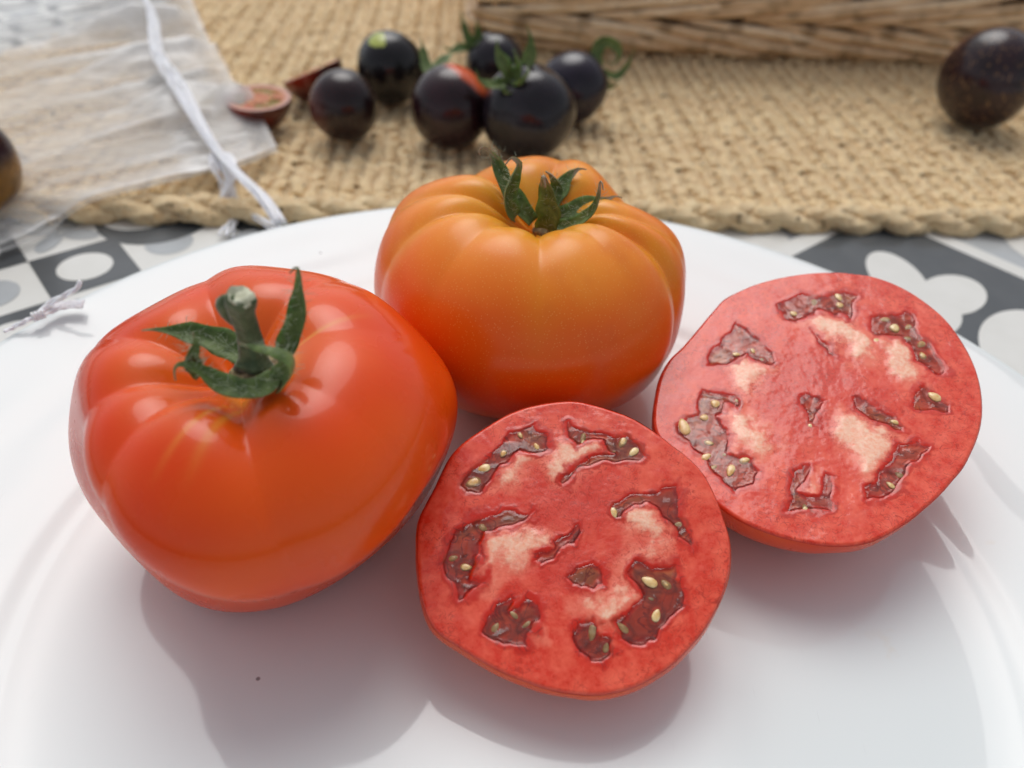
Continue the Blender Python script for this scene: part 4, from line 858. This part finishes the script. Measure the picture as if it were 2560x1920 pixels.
cherry((20.9, 36.3, 0), 2.02, K['k7'], 'large mottled plum-coloured cherry tomato alone on the right of the placemat', el=(1, 1, 1.10), pole=(-.12, -.1, 1), patch_dir=(-.45, .75, .5))
cherry((-18.75, 24.0, 0), 1.66, K['k8'], 'amber cherry tomato with a dark shoulder, cut off by the left edge', el=(.9, .9, 1.12), pole=(.1, -.2, 1), patch_dir=(.1, -.1, 1))
bpy.data.objects['cherry_tomato.007'].location.z = .4*CM+1.45*CM*1.2

def mat_small_flesh():
    s = NT('cherry_flesh'); oc = s.coord(); n = s.noise(oc, 260, 3, .6); n2 = s.noise(oc, 190, 2, .5)
    c = s.mix(s.ramp(n, .35, .65), (.42, .08, .02), (.55, .20, .06))
    c = s.mix(s.math('MULTIPLY', s.attr('gel'), s.ramp(n2, .25, .45)), c, s.mix(n, (.16, .12, .012), (.34, .25, .03)))
    c = s.mix(s.ramp(s.attr('rim'), .75, .95), c, (.55, .30, .24))
    return s.done(s.bsdf(Base_Color=c, Roughness=.5, Normal=s.bump(n, .5, .002)))
SF = mat_small_flesh()
HS = mat_cherry('dark_red_half_skin', (.10, .012, .008), (.30, .03, .012), (.5, .95))
def cherry_half(c, r, nrm, label, stretch=1.0, yaw=0):
    n3 = Vector(nrm).normalized(); Q = np.array(n3.to_track_quat('Z', 'Y').to_matrix())
    th = np.arange(96)*2*np.pi/96; s = np.linspace(0.01, 1, 40); Sx, TH = np.meshgrid(s, th, indexing='ij')
    cyw, syw = math.cos(yaw), math.sin(yaw)
    def xy(a, b): return a*cyw-b*syw, a*syw+b*cyw
    gel = np.exp(-((Sx-.58)/.17)**4)*(np.abs(np.sin(1.5*TH+.4)) > .42)
    X, Y = xy(r*stretch*Sx*np.cos(TH), r*Sx*np.sin(TH))
    Z = -.07*gel*r+.03*np.sin(9*TH)*Sx*(1-Sx)
    V = np.stack([X, Y, Z], -1).reshape(-1, 3)@Q.T
    root = empty('cherry_tomato_half', (0, 0, 0), label=label, cat='tomato half', group='cut cherry tomato halves')
    obj('cut_face', V, grid_faces(40, 96), SF, root, attrs=dict(gel=gel.reshape(-1), rim=Sx.reshape(-1)))
    a = np.linspace(0, np.pi/2, 24); A, TH = np.meshgrid(a, th, indexing='ij')
    X, Y = xy(r*stretch*1.012*np.cos(A)*np.cos(TH), r*1.012*np.cos(A)*np.sin(TH))
    V2 = np.stack([X, Y, -r*1.02*np.sin(A)], -1).reshape(-1, 3)@Q.T
    pd_ = (V2@np.array((-.4, -.7, .5)))/r
    obj('tomato_skin', V2, grid_faces(24, 96)[:, ::-1], HS, root, attrs=dict(patch=pd_))
    V3 = []
    for i in range(7):
        an = i*.9+.3; rr = r*(.5+.12*math.sin(i*3)); x, y = xy(rr*stretch*math.cos(an), rr*math.sin(an)); p = Q@np.array((x, y, .0)); V3.append(p)
    for p in V3:
        U, W = np.meshgrid(np.linspace(0, np.pi, 6), np.arange(8)*np.pi/4, indexing='ij')
        v = np.stack([.10*np.cos(U), .06*np.sin(U)*np.cos(W), .05*np.sin(U)*np.sin(W)], -1).reshape(-1, 3)@Q.T+p
        obj('seed', v, grid_faces(6, 8), M['seed'], root)
    zb = V2[:, 2].min(); root.location = Vector((c[0], c[1], MZ-zb-.03))*CM
cherry_half((-11.25, 31.9, 0), 1.28, (.04, -.06, 1), 'cut dark cherry tomato half, its left side under the edge of the organza bag', 1.05)
cherry_half((-9.75, 35.2, 0), 1.36, (-.36, .16, .85), 'tilted cut cherry tomato half, lying behind the small plum-black cherry tomato', 1.15, .3)

# ---------------------------------------------------------------- organza bag with its drawstring
bag = empty('organza_bag', (-17, 30, .6), label='empty sheer white organza drawstring bag, crumpled over the left of the placemat', cat='bag')
BO = np.array((-17, 30, .6))
def bag_sheet(name, lift, seed, shrink, dens, zamp):
    """patch between the mouth of the bag (right) and its far left, u along the mouth, v across"""
    nu, nv = 260, 300
    mouth = smoothpath([(-22.4, 53, 1.9), (-20.13, 48.65, 1.8), (-17.03, 42.13, 1.7), (-14.84, 37.84, 1.6), (-13.15, 34.89, 1.5), (-10.83, 30.92, 1.3), (-9.67, 28.6, 1.2)], nu)
    near = smoothpath([(-9.67, 28.6, 1.2), (-10.82, 26.99, 1.0), (-12.15, 26.18, .9), (-13.64, 24.93, .6), (-15.76, 23.46, .35), (-16.6, 22.16, .25), (-17.84, 20.86, .2), (-21, 18.5, .2), (-27, 15.5, .2)], nv)
    far0 = np.array((-22.4, 53, 1.9)); left = near[-1]
    u = np.linspace(0, 1, nu)[:, None]; v = np.linspace(0, 1, nv)[None, :]
    P = np.zeros((nu, nv, 3))
    farl = smoothpath([far0, (-27, 50, 1.2), (-34, 44, .8), (-40, 38, .6)], nv)
    endl = smoothpath([farl[-1], (-34, 27, .5), left], nu)
    for k in range(3):                                     # Coons patch
        c1 = farl[None, :, k]; c2 = near[None, :, k]; d1 = mouth[:, None, k]; d2 = endl[:, None, k]
        P[..., k] = (1-u)*c1+u*c2+(1-v)*d1+v*d2-((1-u)*(1-v)*far0[k]+u*v*left[k]+(1-u)*v*farl[-1][k]+u*(1-v)*mouth[-1][k])
    flat = P.reshape(-1, 3)
    X = flat[:, 0]; Y = flat[:, 1]
    a = R(207)                                              # the folds fan out from the drawstring to the left
    ds = np.hypot(X+11.5, Y-27.5)+1; an = np.arctan2(Y-36.0-.0, X+2.0)
    uu = np.repeat(u, nv, 1).reshape(-1); vv = np.repeat(v, nu, 0).reshape(-1)
    q = uu*26+.9*np.sin(vv*5+seed)+.5*vnoise(np.c_[uu*3, vv*3, uu*0], 2.0, seed)
    f1 = np.abs(np.sin(q*.62+seed))**3*1.0-.35; f2 = np.abs(np.sin(q*1.37+2*seed+vv*2))**5*.5
    env = np.clip(vv/.05, .35, 1)*np.exp(-(vv/.9)**2)*(.45+.55*np.exp(-((vv-.16)/.16)**2))
    z = zamp*(f1*.75+f2)*env+zamp*.28*vnoise(np.c_[X, Y, X*0], .9, seed+3, 3)
    edge = np.clip(np.minimum(uu, 1-uu)/.03, 0, 1)
    yb = Y-(25.9+.077*X); base = .14+(MZ+.26)/(1+np.exp(-(yb+1.1)*4))+1.15*np.exp(-((X+12.4)**2+(Y-32)**2)/1.7)
    flat[:, 2] = np.maximum(base+lift, flat[:, 2]*.55+lift+z*(.35+.65*edge))
    puck = np.exp(-((vv-.155)/.03)**2)
    flat[:, 2] += puck*.20*vnoise(np.c_[uu*60, vv*4, uu*0], 4.0, seed+8, 2)
    flat[:, 2] -= BO[2]; flat[:, 0] -= BO[0]; flat[:, 1] -= BO[1]
    den = dens+.16*np.exp(-(np.minimum(vv/.012, 9))**2)+.30*np.exp(-((vv-.155)/.022)**2)*(.6+.5*vnoise(np.c_[uu*70, vv*3, uu*0], 4.0, seed+9, 1))+.50*np.clip(f1*1.3, 0, 1)*env+.35*np.clip(f2*2, 0, 1)**2*env+.18*np.exp(-((1-uu)/.008)**2)+.10*np.clip((.155-vv)/.02, 0, 1)
    F = grid_faces(nu, nv, wrap=False)
    keep = np.ones(len(F), bool)
    o = obj(name, flat, F, M['organza'], bag, attrs=dict(dense=den))
    return o
bag_sheet('upper_layer', .25, 1, 0, .09, 1.5)
bag_sheet('lower_layer', .03, 4, 0, .06, .9)
rb = [(-22.52, 47.4, 2.7), (-20.85, 44.1, 2.7), (-18.49, 39.6, 2.7), (-16.44, 34.9, 2.5), (-14.47, 31.7, 2.4), (-12.82, 29.05, 2.1), (-11.37, 26.92, 1.75), (-9.83, 24.78, 1.8), (-8.57, 23.09, 1.9), (-7.70, 21.95, 1.55)]
def cord(path, n, spread, rad, seed, flat=.5, gather=0):
    Pm = smoothpath(path, 90)-BO; rs = np.random.RandomState(seed); T, S, N = frames(Pm, (0, 0, 1)); s = np.linspace(0, 1, 90)
    for k in range(n):
        off = (k-(n-1)/2)/max(1, n-1)
        w = spread*(1+.35*np.sin(s*9+seed))*off; ph = rs.rand()*6
        Q = Pm+S*(w+.03*np.sin(s*22+ph))[:, None]+N*(flat*spread*.35*np.cos(off*3)+.03*np.sin(s*30+ph)+gather*.07*np.sin(s*110+ph)*(s < .62))[:, None]
        v, f = tube(Q, rad*(1+.25*np.sin(s*17+ph)), 7, squash=.6, hint=(0, 0, 1)); obj('drawstring_strand', v, f, M['ribbon'], bag)
cord(rb, 9, .40, .052, 3, gather=1)
cord([(-11.6, 27.0, 1.5), (-11.25, 26.3, 1.3), (-10.92, 25.98, .95), (-10.65, 25.46, .5), (-10.36, 24.65, .25), (-10.25, 23.44, .18)], 4, .30, .055, 5)
cord([(-10.92, 25.98, .8), (-10.24, 24.9, .5), (-9.54, 24.49, .45), (-8.68, 23.91, .35), (-8.3, 23.6, .3)], 3, .24, .05, 6)
# a silky loop of the lining where the cord leaves the channel
Pm = smoothpath([(-11.9, 27.3, 1.3), (-11.0, 26.6, 1.5), (-10.6, 25.7, 1.2), (-10.9, 25.2, .7)], 30)-BO
v, f = tube(Pm, np.interp(np.linspace(0, 1, 30), [0, .5, 1], [.25, .36, .1]), 12, squash=.25); obj('silk_fold', v, f, M['ribbon'], bag)
# the knotted end of the other cord, resting on the rim of the plate
kn = empty('knotted_ribbon_end', (-12.0, 15.3, 2.2), label='short frayed white satin ribbon knot resting on the left rim of the plate', cat='ribbon')
KO = np.array((-12.0, 15.3, 2.2))
def kcord(path, n, spread, rad, seed, fan=1.0):
    Pm = smoothpath(path, 40)-KO; rs = np.random.RandomState(seed); T, S, N = frames(Pm, (0, -.4, .9)); s = np.linspace(0, 1, 40)
    for k in range(n):
        off = (k-(n-1)/2)/max(1, n-1)
        w = spread*np.interp(s, [0, .3, 1], [.35, 1, fan])*off
        Q = Pm+S*w[:, None]+N*(.015*np.sin(s*20+k*2)+.02*math.cos(off*3))[:, None]
        v, f = tube(Q, rad, 6, squash=.6); obj('ribbon_strand', v, f, M['ribbon'], kn)
kcord([(-12.55, 14.8, 2.28), (-12.42, 14.98, 2.30), (-12.17, 15.14, 2.38), (-11.96, 15.34, 2.42)], 4, .10, .035, 1, .8)
kcord([(-11.96, 15.34, 2.42), (-11.86, 15.68, 2.5), (-11.45, 15.85, 2.7), (-11.15, 15.96, 2.85), (-11.03, 16.12, 3.0)], 4, .16, .035, 2, .55)
kcord([(-11.96, 15.34, 2.40), (-11.72, 15.80, 2.38), (-11.45, 16.0, 2.34), (-11.15, 16.08, 2.32)], 10, .26, .026, 3, 1.1)
for j in range(4):
    a = np.linspace(0, 2*np.pi, 26); c0 = np.array((-12.02+.055*j, 15.28+.05*j, 2.42))-KO
    v, f = tube(np.c_[c0[0]+.085*np.cos(a)*.7, c0[1]-.085*np.cos(a)*.7, c0[2]+.10*np.sin(a)], .038, 7); obj('knot_wrap', v, f, M['ribbon'], kn)
